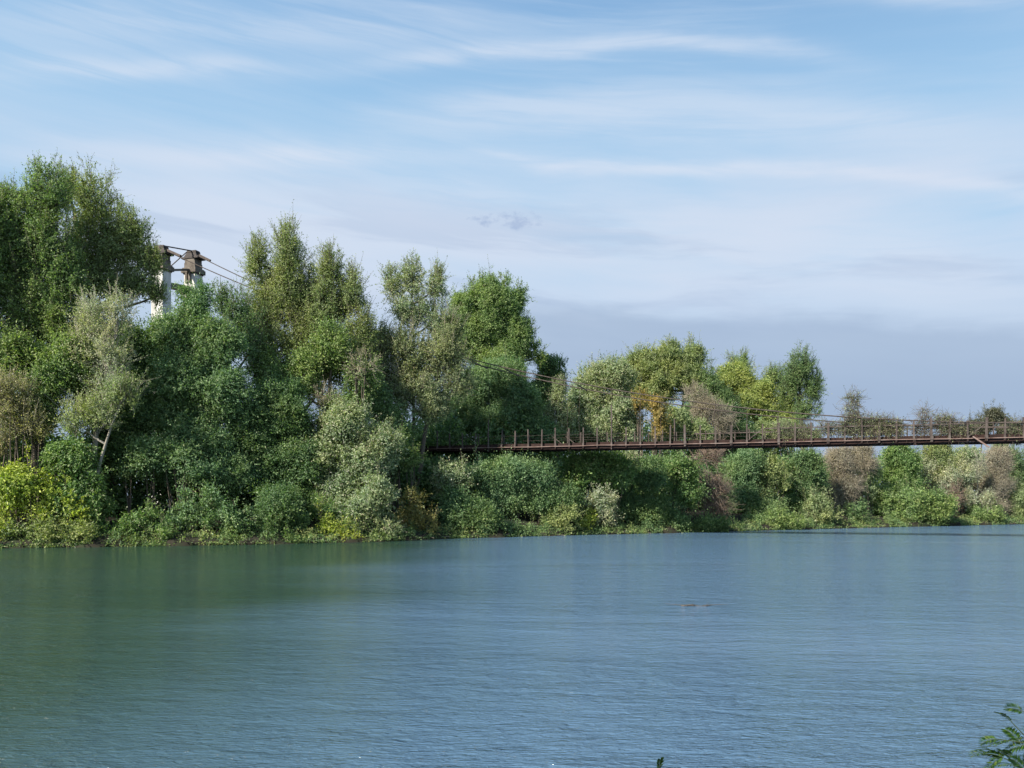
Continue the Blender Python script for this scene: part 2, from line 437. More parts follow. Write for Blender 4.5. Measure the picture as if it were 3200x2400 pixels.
# the open blue is deeper towards the upper east
deep = math_(nt, 'MULTIPLY', mr(el, .35, .75), mr(az, -.35, .6, .25, 1.))
vf = math_(nt, 'SUBTRACT', .92, math_(nt, 'MULTIPLY', deep, .38))
base = mixc(nt, vf, sky.outputs[0], veilS.outputs[0])
cfac = math_(nt, 'MULTIPLY', cir, mr(el, .10, .24, .25, 1.))
cfac = math_(nt, 'MULTIPLY', cfac, .5)
c1 = mixc(nt, cfac, base, sc(lin(208, 224, 243)))
# single long wisps
def pe(px, py):
    return math.atan2(px-HX, F), (HY-py)/math.hypot(px-HX, F)
def wisp(cur, pts, th, a, colr):
    (a0, e0), (a1, e1), (a2, e2_) = [pe(*q) for q in pts]
    k = np.polyfit([a0, a1, a2], [e0, e1, e2_], 2)
    ec = math_(nt, 'ADD', math_(nt, 'MULTIPLY', math_(nt, 'ADD', math_(nt, 'MULTIPLY', az, float(k[0])), float(k[1])), az), float(k[2]))
    dd = math_(nt, 'ADD', math_(nt, 'SUBTRACT', el, ec), math_(nt, 'MULTIPLY', math_(nt, 'SUBTRACT', wn1, .5), .05))
    dd = math_(nt, 'DIVIDE', dd, th); g_ = math_(nt, 'POWER', 2.718, math_(nt, 'MULTIPLY', math_(nt, 'MULTIPLY', dd, dd), -1.))
    w0 = mr(az, a0-.06, a0+.16); w1 = mr(az, a2+.06, a2-.16)
    f_ = math_(nt, 'MULTIPLY', math_(nt, 'MULTIPLY', g_, w0), math_(nt, 'MULTIPLY', w1, mr(s2, .30, .60, .35, 1.)))
    return mixc(nt, math_(nt, 'MULTIPLY', f_, a), cur, colr)
wn1 = noise(vec(math_(nt, 'MULTIPLY', az, 2.4), math_(nt, 'MULTIPLY', el, 5.), 44.), 1.6, 5, .55)
WH = sc(lin(217, 228, 244))
for pts, th, a_ in ((((350, 500), (1600, 500), (3400, 600)), .011, .75), (((1050, 215), (1900, 140), (2700, 200)), .013, .6), (((-200, 200), (500, 210), (1050, 225)), .016, .6),
                    (((1150, 385), (2200, 350), (3200, 450)), .035, .55), (((2300, 530), (2800, 552), (3400, 590)), .006, .7), (((-300, 60), (700, 70), (1600, 100)), .035, .45),
                    (((200, 640), (1500, 690), (3300, 880)), .050, .6), (((2600, 5), (2900, 15), (3300, 30)), .010, .6), (((-200, 520), (500, 480), (1200, 500)), .02, .4)):
    c1 = wisp(c1, pts, th, a_, WH)
# broad milky bank above the low cloud
bn = noise(vec(math_(nt, 'MULTIPLY', az, 1.8), math_(nt, 'MULTIPLY', e2, 7.), 21.), 1.1, 5, .5, .2)
bank = math_(nt, 'MULTIPLY', math_(nt, 'MULTIPLY', mr(el, .17, .27), mr(el, .47, .33)), mr(bn, .30, .62))
c2 = mixc(nt, math_(nt, 'MULTIPLY', bank, .85), c1, sc(lin(212, 223, 241)))
# grey lilac cloud sheet low down, its upper edge ragged and long
kk_ = np.polyfit(*zip(*[pe(1650, 955), pe(2300, 1000), pe(3200, 1035)]), 2)
eg = math_(nt, 'ADD', math_(nt, 'MULTIPLY', math_(nt, 'ADD', math_(nt, 'MULTIPLY', az, float(kk_[0])), float(kk_[1])), az), float(kk_[2]))
ge = math_(nt, 'ADD', math_(nt, 'SUBTRACT', el, eg), math_(nt, 'ADD', math_(nt, 'MULTIPLY', math_(nt, 'SUBTRACT', wn1, .5), .08), math_(nt, 'MULTIPLY', math_(nt, 'SUBTRACT', s2, .5), .03)))
gf = math_(nt, 'MULTIPLY', mr(ge, .012, -.020), mr(az, -.25, .08, .15, 1.))
gf = math_(nt, 'MULTIPLY', gf, mr(bn, .25, .62, 1., .62))
gf = math_(nt, 'MULTIPLY', gf, mr(el, .0, .14, .6, 1.))
c3 = mixc(nt, math_(nt, 'MULTIPLY', gf, .82), c2, sc(lin(160, 180, 208)))
# smudges of grey within the milky bank
g2 = math_(nt, 'MULTIPLY', math_(nt, 'MULTIPLY', mr(s1, .50, .36), mr(el, .42, .30)), mr(el, .16, .24))
c4 = mixc(nt, math_(nt, 'MULTIPLY', g2, .38), c3, sc(lin(168, 188, 218)))
# one small dark cloudlet
def blob(a0, e0, ra, re):
    da = math_(nt, 'DIVIDE', math_(nt, 'SUBTRACT', az, a0), ra); de = math_(nt, 'DIVIDE', math_(nt, 'SUBTRACT', el, e0), re)
    return math_(nt, 'ADD', math_(nt, 'MULTIPLY', da, da), math_(nt, 'MULTIPLY', de, de))
fine = noise(vec(math_(nt, 'MULTIPLY', az, 40.), math_(nt, 'MULTIPLY', el, 60.), 2.), 1.2, 4, .6)
bl = math_(nt, 'MINIMUM', blob(.003, .345, .030, .0095), blob(-.030, .344, .018, .006))
bl = math_(nt, 'ADD', bl, math_(nt, 'MULTIPLY', math_(nt, 'SUBTRACT', fine, .5), 7.))
c5 = mixc(nt, mr(bl, 1.6, -.2, 0., .5), c4, sc(lin(150, 172, 210)))
bg = N(nt, 'ShaderNodeBackground', i_Strength=.1); L(c5, bg.inputs[0])
out = N(nt, 'ShaderNodeOutputWorld'); L(bg.outputs[0], out.inputs[0])

# ------------------------------------------------------------------ ground, water, near bank
def grid_mesh(name, Vg, mat, kind='structure'):
    R_, C_ = Vg.shape[:2]
    idx = np.arange(R_*C_).reshape(R_, C_)
    f = np.stack([idx[:-1, :-1], idx[:-1, 1:], idx[1:, 1:], idx[1:, :-1]], -1).reshape(-1, 4)
    mb = MB(); mb.add(Vg.reshape(-1, 3), f, 0, True)
    o = mb.build(name, mat); o['kind'] = kind; return o
rg = np.random.default_rng(5)
xs = np.concatenate([[-9000, -4000, -1500, -600, -250, -120], np.linspace(-60, 110, 260), [130, 200, 400, 900, 2500, 6000, 12000]])
ts = np.array([-60, -12, -3, -1.2, -.6, -.25, 0, .2, .5, 1., 1.6, 2.5, 4, 6, 9, 14, 20, 35, 60, 120, 400, 1500, 6000, 15000.])
G = np.zeros((len(ts), len(xs), 3))
for i, t in enumerate(ts):
    j = 0.22*np.sin(xs*1.3)+.15*np.sin(xs*3.1+1)+rg.normal(0, .12, len(xs))
    G[i, :, 0] = xs; G[i, :, 1] = bankY(xs)+t-.3+(j if -2 < t < 8 else 0); G[i, :, 2] = np.interp(t, HT[:, 0], HT[:, 1])+(rg.normal(0, .06, len(xs)) if 0 <= t < 20 else 0)
M_ground = solid('bank_soil', (.012, .010, .007), (.030, .026, .016), 1.3, .95, bump=.04, c=(.025, .040, .014))
grid_mesh('ground', G, M_ground)
# near bank, below and behind the camera
xs2 = np.linspace(-40, 40, 60); t2 = np.array([-60, -20, -8, -2, 0, .8, 1.6, 2.4, 3.0, 3.8, 5.2])
z2 = np.array([1.5, 1.5, 1.45, 1.4, 1.38, 1.33, 1.25, 1.1, .75, .1, -1.2])
G2 = np.zeros((len(t2), len(xs2), 3))
for i, t in enumerate(t2):
    G2[i, :, 0] = xs2; G2[i, :, 1] = t+(.12*np.sin(xs2*1.7)-.1 if t > 1 else 0); G2[i, :, 2] = z2[i]+(rg.normal(0, .03, len(xs2)) if t > -10 else 0)
grid_mesh('riverbank', G2, M_ground)

m, nt = newmat('river_water'); L = nt.links.new
geo = N(nt, 'ShaderNodeNewGeometry'); sp = N(nt, 'ShaderNodeSeparateXYZ'); L(geo.outputs['Position'], sp.inputs[0])
def wn(sx_, sy_, scale, detail, rough=.55, dist=0., z=0., rot=0.):
    mp = N(nt, 'ShaderNodeMapping'); mp.inputs['Scale'].default_value = (sx_, sy_, 1); mp.inputs['Location'].default_value = (0, 0, z); mp.inputs['Rotation'].default_value = (0, 0, rot)
    L(geo.outputs['Position'], mp.inputs[0])
    n = N(nt, 'ShaderNodeTexNoise', i_Scale=scale, i_Detail=float(detail), i_Roughness=rough, i_Distortion=dist); L(mp.outputs[0], n.inputs['Vector']); return n.outputs[0]
h1 = wn(.55, 1.3, 1.6, 4, .55, .6, 0, .1)       # wavelets
h2 = wn(1.0, 3.0, 4.5, 3, .6, .8, 5, -.10)      # fine ripples
h3 = wn(.10, .30, 1.0, 3, .5, .5, 9)            # slow swell patches
patchw = wn(.03, .10, 1.0, 3, .5, 1.0, 17)
pr = ramp(nt, [(.30, .35), (.5, .75), (.68, 1.2)]); L(patchw, pr.inputs[0])
hh = math_(nt, 'ADD', math_(nt, 'MULTIPLY', h1, .16), math_(nt, 'MULTIPLY', h2, .08))
hh = math_(nt, 'MULTIPLY', hh, pr.outputs[0]); hh = math_(nt, 'ADD', hh, math_(nt, 'MULTIPLY', h3, .10))
bp = N(nt, 'ShaderNodeBump', i_Strength=1.0, i_Distance=1.0); L(hh, bp.inputs['Height'])
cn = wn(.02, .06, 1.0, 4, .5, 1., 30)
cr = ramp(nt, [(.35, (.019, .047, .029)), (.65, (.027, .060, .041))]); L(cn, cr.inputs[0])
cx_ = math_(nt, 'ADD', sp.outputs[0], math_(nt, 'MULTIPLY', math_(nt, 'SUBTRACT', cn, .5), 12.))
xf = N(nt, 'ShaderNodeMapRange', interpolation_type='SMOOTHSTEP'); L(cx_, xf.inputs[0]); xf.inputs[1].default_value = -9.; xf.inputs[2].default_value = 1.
wcol = mixc(nt, xf.outputs[0], cr.outputs[0], (.090, .160, .238))  # sky reflection painted into the base colour: bluer towards the right
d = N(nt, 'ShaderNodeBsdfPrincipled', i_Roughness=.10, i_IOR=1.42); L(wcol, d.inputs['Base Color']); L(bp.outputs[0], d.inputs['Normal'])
d.inputs['Specular IOR Level'].default_value = .5
o_ = N(nt, 'ShaderNodeOutputMaterial'); L(d.outputs[0], o_.inputs[0])
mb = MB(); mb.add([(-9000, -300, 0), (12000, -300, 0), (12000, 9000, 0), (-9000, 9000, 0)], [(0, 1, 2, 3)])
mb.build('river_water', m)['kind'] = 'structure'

# ------------------------------------------------------------------ bridge
B0 = np.array([-7.6, 68., 0]); BD = np.array([42.6, -13., 0]); BL = np.linalg.norm(BD)
dv = BD/BL; nv = np.array([-dv[1], dv[0], 0])   # along the span, across it (away from the camera)
def BP(u, off, z): return B0+BD*u+nv*off+np.array([0, 0, z])
def cabz(u, off=0.): return EYE+5.05+6.4*(1.1-u)**2+(.85*max(0., -u)/.597 if off > 2 else 0.)
DZ = EYE+4.10
U0, U1 = -.02, 1.75
M_rust = solid('rusty_steel', (.040, .021, .016), (.13, .065, .046), 2.2, .8, bump=.004, c=(.27, .15, .11))
M_rustd = solid('dark_rusty_steel', (.014, .009, .008), (.045, .022, .017), 2.5, .85)  # darker copy of the rust, with the deck's underside shade in its colour
M_flange = solid('sunlit_rusty_edge', (.09, .052, .038), (.21, .14, .115), 1.6, .8, detail=7., c=(.26, .20, .17))  # paler rust: the sunlight caught by the flange is put into the colour
M_post = solid('weathered_post', (.032, .024, .020), (.09, .07, .06), 3., .85, stretch=(1, 1, .4), c=(.14, .115, .10))
M_plank = solid('weathered_plank', (.08, .06, .047), (.21, .165, .135), 3., .9)
M_cable = solid('old_cable', (.035, .026, .021), (.11, .088, .072), 5., .75)
W_ = 3.5; WC = 4.1
br = empty('suspension_bridge', BP(0, 2, 0)); tag(br, 'rusty brown derelict suspension footbridge crossing the river below two sagging cables', 'bridge')
def beam(mb, p, q, hw, hh_, m=0, up=UP):
    p = np.asarray(p, float); q = np.asarray(q, float); t = (q-p)/2; s_ = unit(np.cross(t, up)); v_ = unit(np.cross(s_, t))
    mb.box((p+q)/2, t, s_*hw, v_*hh_, m)
def rail(name, off, z, hw, hh_, mat, u0=U0, u1=U1, nseg=44, wob=.0, sd=1):
    r = np.random.default_rng(sd); mb = MB(); us = np.linspace(u0, u1, nseg+1); zz = z+r.normal(0, wob, nseg+1)
    for a, b, za, zb in zip(us[:-1], us[1:], zz[:-1], zz[1:]):
        beam(mb, BP(a, off, za), BP(b-.0001, off, zb), hw, hh_)
    return mb.build(name, mat, br)
rail('side_girder', .12, DZ-.10, .08, .095, M_rustd, wob=.004)
rail('side_girder', W_-.12, DZ-.10, .08, .095, M_rustd, wob=.004)
rail('girder_flange', .0, DZ+.02, .12, .028, M_flange, wob=.010, sd=3)
rail('girder_flange', W_, DZ+.025, .12, .028, M_rust, wob=.010, sd=4)
rail('kick_board', .16, DZ+.17, .03, .11, M_rustd, wob=.02, sd=5, u0=.0)
rail('kick_board', W_-.16, DZ+.22, .03, .12, M_rustd, wob=.02, sd=6, u0=.0)
mb = MB(); r = np.random.default_rng(8)
npl = 460; us = np.linspace(U0, U1, npl)
for u in us:
    if r.random() < .04: continue
    a = BP(u, .3, DZ+.06+r.normal(0, .006)); b = BP(u, W_-.3, DZ+.06+r.normal(0, .006)); beam(mb, a, b, .075, .02)
mb.build('deck', M_plank, br)
NP = 68; pu = np.linspace(.031, 1.74, NP); du = pu[1]-pu[0]
for i, u in enumerate(pu):
    mb = MB(); beam(mb, BP(u, -.10, DZ-.12), BP(u, W_+.10, DZ-.12), .045, .055); mb.build('cross_beam', M_rustd, br)
r = np.random.default_rng(21)
def post(u, off, h, wd, lean):
    mb = MB(); a = BP(u, off, DZ-.16); b = BP(u+lean, off+r.normal(0, .03), DZ+h)
    beam(mb, a, b, wd, wd*.8, up=nv); 
    beam(mb, BP(u, off-.02, DZ-.02), BP(u, off-.02, DZ+.22), wd*1.35, wd*1.1, up=nv)
    return mb.build('post', M_post, br)
for i, u in enumerate(pu[:50]):
    h = 1.42+r.normal(0, .05)
    if i in (1, 2, 3, 4): h = 1.25
    if i == 0: h = 1.5
    if u > 1.15 and i % 2: continue
    post(u, -.04, h, .046 if u < .45 else .05+.025*(i % 3 == 0), r.normal(0, .0006))
for i, u in enumerate(pu[:50]):
    if r.random() < .18 or (u > 1.15 and i % 2): continue
    post(u+.004, W_+.04, 1.38+r.normal(0, .07), .038, r.normal(0, .001))
# handrails: whole in the middle of the river, broken towards the trees
rail('handrail', -.02, DZ+1.06, .028, .04, M_post, u0=.62, u1=1.7, nseg=40, wob=.008, sd=9)
rail('handrail', W_, DZ+1.06, .028, .04, M_post, u0=.5, u1=1.7, nseg=40, wob=.01, sd=10)
def wire(name, off, z, u0, u1, rad, sag=.05, mat=None):
    mb = MB(); k = max(2, int((u1-u0)/du)+1); us = np.linspace(u0, u1, k*3+1); zz = z-sag*np.abs(np.sin(np.arange(k*3+1)*math.pi/3))
    mb.tube([BP(a, off, b) for a, b in zip(us, zz)], rad, 5); return mb.build(name, mat or M_cable, br)
wire('guard_wire', -.04, DZ+.95, .03, .62, .011); wire('guard_wire', -.04, DZ+.52, .2, 1.6, .010, .03)
wire('guard_wire', W_+.04, DZ+.98, .03, .5, .012); wire('guard_wire', W_+.04, DZ+.5, .1, 1.6, .010, .03)
# loose diagonal braces
for (u, d1, off) in ((pu[1]+.003, 1, 0), (pu[8], -1, W_), (pu[9], -1, W_), (pu[6], -1, W_), (pu[22], 1, 0), (pu[31], -1, W_), (pu[35], 1, 0)):
    mb = MB(); a = BP(u, off, DZ+(.15 if d1 > 0 else 1.1)); b = BP(u+du, off, DZ+(1.05 if d1 > 0 else .2)); beam(mb, a, b, .02, .025); mb.build('diagonal_brace', M_post, br)
# main cables
UT = -.597
for off in (-.06, WC):
    us = np.linspace(UT+.012, 1.7, 70); offs = np.interp(us, [UT, 0], [off, off])
    mb = MB(); mb.tube([BP(a, o2, cabz(a, off)) for a, o2 in zip(us, offs)], .043, 8)
    mb.build('main_cable', M_cable, br)
    mb = MB(); a = BP(UT-.012, off, cabz(UT, off)+.05); b = BP(UT-.95, off, 2.3); t_ = np.linspace(0, 1, 14)[:, None]
    mb.tube(a*(1-t_)+b*t_-UP*np.sin(t_*math.pi)*.8, .052, 8); mb.build('backstay_cable', M_cable, br)
r = np.random.default_rng(31)
for off in (-.06, WC):
    for i, u in enumerate(pu[:40]):
        keep = (i % 2 == 0) if u > .5 else (r.random() < .16)
        if not keep: continue
        mb = MB(); zt = cabz(u); 
        if zt < DZ+.9: continue
        rad = .012 if (i % 4 or u < .5) else .022
        mb.tube([BP(u, off, DZ), BP(u+r.normal(0, .002), off, (DZ+zt)/2), BP(u, off, zt)], rad, 5); mb.build('hanger_rod', M_cable, br)
    for u in (-.45, -.40, -.33, -.26, -.2, -.13, -.06):
        mb = MB(); mb.tube([BP(u, off, DZ), BP(u, off, cabz(u))], .014, 5); mb.build('hanger_rod', M_cable, br)
for i, (u, off) in enumerate(((pu[4], -.05), (pu[13], -.05), (pu[17], W_))):
    mb = MB(); mb.tube([BP(u, off, DZ-.3), BP(u, off, DZ+2.3+.9*(i == 1))], .055, 6); mb.build('tall_post', M_post, br)
# cable clamps and bracing between the two cables
for u in (.10, .165, .30):
    mb = MB(); beam(mb, BP(u, -.06, cabz(u)-.12), BP(u, WC, cabz(u)-.12), .03, .04); mb.build('cable_spreader', M_cable, br)
# the loose plank hanging from the far stretch of the deck
ul = .86
pl = MB(); a = P(3040, 1364, float(BP(.93, -.3, 0)[1])); b = P(3092, 1398, float(BP(.95, -.45, 0)[1]))
beam(pl, a, b, .07, .045); plo = pl.build('loose_plank', M_flange, origin=a)
tag(plo, 'single loose plank hanging slanted down from the edge of the rusty deck', 'plank')

# bank abutment carrying the deck
ab = MB(); c = BP(-.05, 2, 3.4); ab.box(c, dv*1.0, nv*2.6, UP*3.1)
M_conc = solid('old_concrete', (.30, .28, .25), (.52, .49, .44), 1.2, .9, bump=.01, stretch=(1, 1, .5), c=(.62, .60, .56))
M_concd = solid('stained_concrete', (.08, .065, .052), (.21, .18, .145), 1.6, .9, bump=.012)
ao = ab.build('bridge_abutment', M_concd, origin=c-UP*3.1); tag(ao, 'dark stained concrete abutment under the tree end of the bridge deck', 'abutment')
# deck continues to the tower
ap = MB()
for a_, b_ in zip(np.linspace(UT-.05, -.07, 16)[:-1], np.linspace(UT-.05, -.07, 16)[1:]):
    beam(ap, BP(a_, .1, DZ-.24), BP(b_, .1, DZ-.24), .1, .2); beam(ap, BP(a_, W_-.1, DZ-.24), BP(b_, W_-.1, DZ-.24), .1, .2)
    beam(ap, BP((a_+b_)/2, .2, DZ+.0), BP((a_+b_)/2, W_-.2, DZ), .5, .03)
ap.build('approach_deck', M_rustd, br)

# ------------------------------------------------------------------ tower
tw = empty('bridge_tower', BP(UT, 2.2, gz(*BP(UT, 2.2, 0)[:2]))); tag(tw, 'pale concrete bridge tower of two square piers rising behind the trees', 'tower')
M_paint = solid('pale_rendered_concrete', (.34, .32, .28), (.62, .60, .55), 1.1, .85, bump=.006, detail=9., stretch=(1.6, 1.6, .28), c=(.74, .72, .67))
M_iron = solid('dark_iron', (.02, .015, .013), (.055, .04, .032), 4., .7)
M_capc = solid('mossy_cap_concrete', (.06, .05, .037), (.18, .15, .115), 2.2, .95, bump=.02, c=(.27, .23, .185))
ca = cabz(UT)
def pier(off, top, near):
    g0 = 1.5; cx = BP(UT, off, 0)
    mb = MB(); mb.box(cx+UP*(g0+top)/2, dv*.64, nv*.58, UP*(top-g0)/2)
    if not near:   # recessed panel strips on the weathered face
        pass
    p = mb.build('pier', M_paint, tw)
    return p
def ring(mb, off, z0, z1, a, b, m=0):
    mb.box(BP(UT, off, (z0+z1)/2), dv*a, nv*b, UP*(z1-z0)/2, m)
ON, OF = -.06, 4.45
top0 = ca-2.2
top = top0
pn = pier(ON, top, True); pf = pier(OF, top+.85, False)
for off, pr_ in ((ON, pn), (OF, pf)):
    top = top0+(.85 if off == OF else 0)
    mb = MB(); ring(mb, off, top, top+.12, .70, .64); ring(mb, off, top+.12, top+.52, .84, .78); ring(mb, off, top+.52, top+.62, .76, .70)
    # worn profile: tapered head
    z0 = top+.62; z1 = top+1.55
    for zz0, zz1, a in ((z0, z0+.5, .62), (z0+.5, z1, .58)):
        ring(mb, off, zz0, zz1, a, a*.92)
    if off == OF:
        for k in (-.28, .1):   # raised pilaster strips on the face
            mb.box(BP(UT, off, top-.15)-nv*.66+dv*k, dv*.10, nv*.10, UP*.75)
    mb.build('pier_cap', M_capc if off == ON else M_concd, tw)
    # saddle housing: tapering iron hood
    hb = MB(); c0 = BP(UT, off, z1); 
    for (za, zb, wa, wb) in ((0, .16, .98, .94), (.16, .66, .80, .52), (.66, .86, .58, .50)):
        va = [c0+UP*za+sx_*dv*wa+sy_*nv*wa*.62 for sx_, sy_ in ((-1, -1), (1, -1), (1, 1), (-1, 1))]
        vb = [c0+UP*zb+sx_*dv*wb+sy_*nv*wb*.62 for sx_, sy_ in ((-1, -1), (1, -1), (1, 1), (-1, 1))]
        hb.add(va+vb, [(0, 1, 5, 4), (1, 2, 6, 5), (2, 3, 7, 6), (3, 0, 4, 7), (4, 5, 6, 7), (0, 3, 2, 1)])
    beam(hb, c0+UP*.42-dv*.7, c0+UP*.42+dv*.7, .16, .05)
    hb.build('saddle', M_iron, tw)
    # cable shoe: thick sloping bar leaving the saddle towards the river
    sb = MB(); sl_ = (cabz(UT+.045)-ca)/(.045*BL)
    a = BP(UT+.002, off, ca+.05+(.85 if off == OF else 0)); b = a+dv*(2.1 if off == ON else 1.9)+UP*sl_*2.0
    beam(sb, a, b, .10, .11); sb.build('cable_shoe', M_post, tw)
top = top0
mb = MB(); beam(mb, BP(UT, ON+.56, top-1.1), BP(UT, OF-.57, top-.7), .30, .26); mb.build('cross_beam', M_concd, tw)
mb = MB(); beam(mb, BP(UT, ON+.75, top+.35), BP(UT, OF-.78, top+1.2), .16, .10); mb.build('cross_beam', M_concd, tw)
mb = MB(); beam(mb, BP(UT, ON+.56, DZ+4), BP(UT, OF-.57, DZ+4), .30, .3); mb.build('cross_beam', M_concd, tw)
mb = MB(); beam(mb, BP(UT, ON-.1, top+2.46), BP(UT, OF+.3, top+3.31), .05, .05); mb.build('tie_rod', M_iron, tw)
for k in (0.7, 1.25, 1.8):
    mb = MB(); mb.tube([BP(UT+.01*k, OF, top+.9), BP(UT+.03*k, OF-.2, top-5)], .013, 4); mb.build('guy_wire', M_cable, tw)

# ------------------------------------------------------------------ trees and shrubs of the far bank
def tree(label, lobes, style, pal, off, **k): plant(k.pop('name', 'tree'), label, k.pop('cat', 'tree'), lobes, style, pal, off, **k)
def shrub(label, lobes, style, pal, off, **k): plant(k.pop('name', 'shrub'), label, k.pop('cat', 'shrub'), lobes, style, pal, off, trunk=False, **k)

# left group, from the edge of the picture to the bridge tower
tree('tall full green tree at the left edge with a rounded crown top', [(150, 620, 72, 85), (60, 760, 95, 130), (165, 800, 90, 120), (90, 980, 120, 130), (190, 1010, 70, 110), (20, 680, 50, 80), (10, 850, 70, 100), (215, 880, 50, 80)], 'airy', 'mid', 6, basepx=110, dens=1.35)
tree('olive tree with sparse see-through crown and dark limbs, its branches reaching the bridge tower', [(300, 640, 50, 95), (215, 610, 26, 70), (375, 740, 62, 95), (430, 770, 35, 70), (325, 880, 80, 80), (420, 900, 65, 55), (350, 790, 60, 60), (462, 830, 24, 30), (482, 850, 20, 50), (492, 930, 20, 34), (270, 760, 50, 90), (260, 900, 60, 70)], 'airy', 'olive', 8.5, basepx=330, dens=1.05, leafs=1.0, trunkr=.32)
tree('broad tree cut off by the left edge of the picture behind the hay-coloured bush', [(-70, 700, 70, 100), (-90, 900, 110, 180), (-60, 1180, 120, 150)], 'leafy', 'mid', 5.5, basepx=-80)
tree('low branching sunlit green tree under the tall tree at the left', [(60, 1130, 90, 80), (150, 1180, 80, 90), (230, 1130, 60, 80), (120, 1290, 90, 80)], 'leafy', 'mid', 4.0, basepx=130, leafs=1.05)
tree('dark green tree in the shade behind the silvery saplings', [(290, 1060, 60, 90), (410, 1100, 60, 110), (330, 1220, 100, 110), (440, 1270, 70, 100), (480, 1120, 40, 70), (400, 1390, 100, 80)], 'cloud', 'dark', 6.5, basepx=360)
tree('silvery pale-twigged sapling leaning right below the sparse olive tree', [(290, 1010, 45, 70), (370, 1010, 50, 80), (330, 1120, 70, 80), (350, 1220, 60, 75), (255, 1100, 40, 70)], 'wand', 'silver', 3.2, basepx=268, bark=M_barkpale, dens=.62, leafs=.85, name='sapling', cat='sapling')
tree('pale green feathery sapling with a white slanting stem', [(395, 1240, 45, 55), (325, 1300, 50, 60), (245, 1330, 45, 60)], 'wand', 'pale', 2.2, basepx=262, bark=M_barkpale, dens=.8, name='sapling', cat='sapling')
shrub('hay-coloured dry twiggy bush at the left edge above the yellow vine', [(40, 1260, 75, 85), (90, 1330, 55, 50), (10, 1370, 50, 60)], 'wand', 'hay', 2.6, twig=M_twigd, dens=1.0, leafs=.8)
shrub('yellow-green vine mound hanging at the left edge over the bank', [(30, 1500, 70, 50), (110, 1500, 45, 60), (140, 1570, 20, 55), (30, 1570, 50, 40)], 'drape', 'yellow', 1.3, name='vine', cat='vine')
shrub('bright yellow vine corner low at the left edge beside the water', [(-15, 1650, 38, 45)], 'drape', 'yellow', .7, name='vine', cat='vine')
shrub('yellowish green vine-covered shrub right of the yellow vine mound', [(225, 1430, 70, 50), (280, 1480, 60, 60), (240, 1560, 75, 55), (300, 1600, 50, 50)], 'drape', 'bright', 1.8, dens=1.1)
shrub('pale yellow-leaved climber trailing down in front of the vine-covered shrub', [(215, 1560, 18, 50), (265, 1610, 20, 45), (170, 1530, 16, 40)], 'drape', 'yellow', .9, name='vine', cat='vine', dens=.8)
shrub('dense olive bank shrub at the water below the yellow vines', [(70, 1665, 60, 26), (160, 1655, 55, 34), (250, 1665, 55, 24)], 'bush', 'olive', .6)
shrub('grassy green bush low on the bank beneath the dark hollow', [(340, 1668, 50, 22), (420, 1650, 45, 34), (460, 1620, 28, 34), (510, 1665, 40, 24)], 'bush', 'bright', .7)
tree('big dark teal-green tree hiding the foot of the bridge tower', [(610, 990, 52, 70), (588, 935, 26, 48), (640, 940, 26, 48), (540, 1060, 70, 80), (680, 1080, 75, 90), (600, 1190, 110, 90), (730, 1240, 80, 100), (520, 1290, 70, 80), (640, 1360, 100, 90), (520, 1160, 60, 80), (560, 1450, 90, 60), (720, 1480, 80, 60)], 'cloud', 'teal', 5.5, basepx=600, dens=1.05)
tree('blue-green tree with thin bare top shoots between the tower and the many-topped tree', [(740, 1010, 40, 90), (690, 960, 26, 50), (790, 1100, 50, 90)], 'airy', 'teal', 8, basepx=745, dens=.75)
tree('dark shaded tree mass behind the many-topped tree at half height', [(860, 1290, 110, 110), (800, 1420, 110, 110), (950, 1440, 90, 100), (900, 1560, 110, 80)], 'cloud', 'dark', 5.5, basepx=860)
shrub('blue-green layered shrub reaching out over the dark hollow at the left bank', [(470, 1430, 65, 45), (400, 1480, 30, 35), (560, 1420, 60, 40), (620, 1470, 55, 35)], 'cloud', 'teal', 3.2, dens=1.1)
shrub('rounded blue-green shrub touching the water left of the big clump', [(600, 1580, 50, 50), (560, 1640, 42, 40), (640, 1620, 45, 45)], 'cloud', 'teal', 1.6)
shrub('rounded grey-green shrub of big leaf clumps at the water below the dark tree', [(740, 1610, 55, 45), (720, 1655, 45, 30), (680, 1560, 40, 40)], 'cloud', 'teal', 1.3)
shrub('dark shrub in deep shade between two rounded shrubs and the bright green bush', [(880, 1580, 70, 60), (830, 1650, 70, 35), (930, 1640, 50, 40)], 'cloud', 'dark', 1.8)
shrub('small light green weeds bush at the waterline under the dark shrub', [(840, 1685, 26, 14), (905, 1688, 24, 10), (850, 1660, 14, 18)], 'bush', 'bright', .3, dens=1.3)

# the many-topped tree and what grows around it
tree('tall many-topped light green tree with pointed twiggy tops left of centre', [(808, 830, 28, 78), (905, 800, 45, 85), (900, 930, 75, 90), (1035, 870, 32, 85), (820, 980, 55, 90), (1000, 1000, 75, 100), (1105, 930, 32, 70), (1120, 1060, 50, 100), (860, 935, 55, 75, 1.5), (960, 900, 50, 70, 2.), (975, 1000, 80, 80, 2.5), (1060, 960, 50, 75, 1.5), (800, 1060, 50, 80, 1.), (900, 1090, 90, 110), (1050, 1150, 80, 90)], 'spiky', 'olive', 9, basepx=950, dens=1.0)
tree('brighter leafy tree climbing in front of the many-topped tree', [(1040, 1090, 60, 70), (960, 1180, 60, 80), (860, 1200, 60, 60), (1130, 1190, 50, 70), (1080, 1270, 60, 60), (830, 1130, 40, 40)], 'leafy', 'mid', 6.2, basepx=1010, dens=1.1)
shrub('pinkish dry-leaved bush with tangled bare twigs in the middle of the tree wall', [(930, 1330, 60, 45), (1010, 1250, 40, 30), (1130, 1150, 45, 40)], 'dry', 'dun', 5.2, twig=M_twigd, dens=.9)
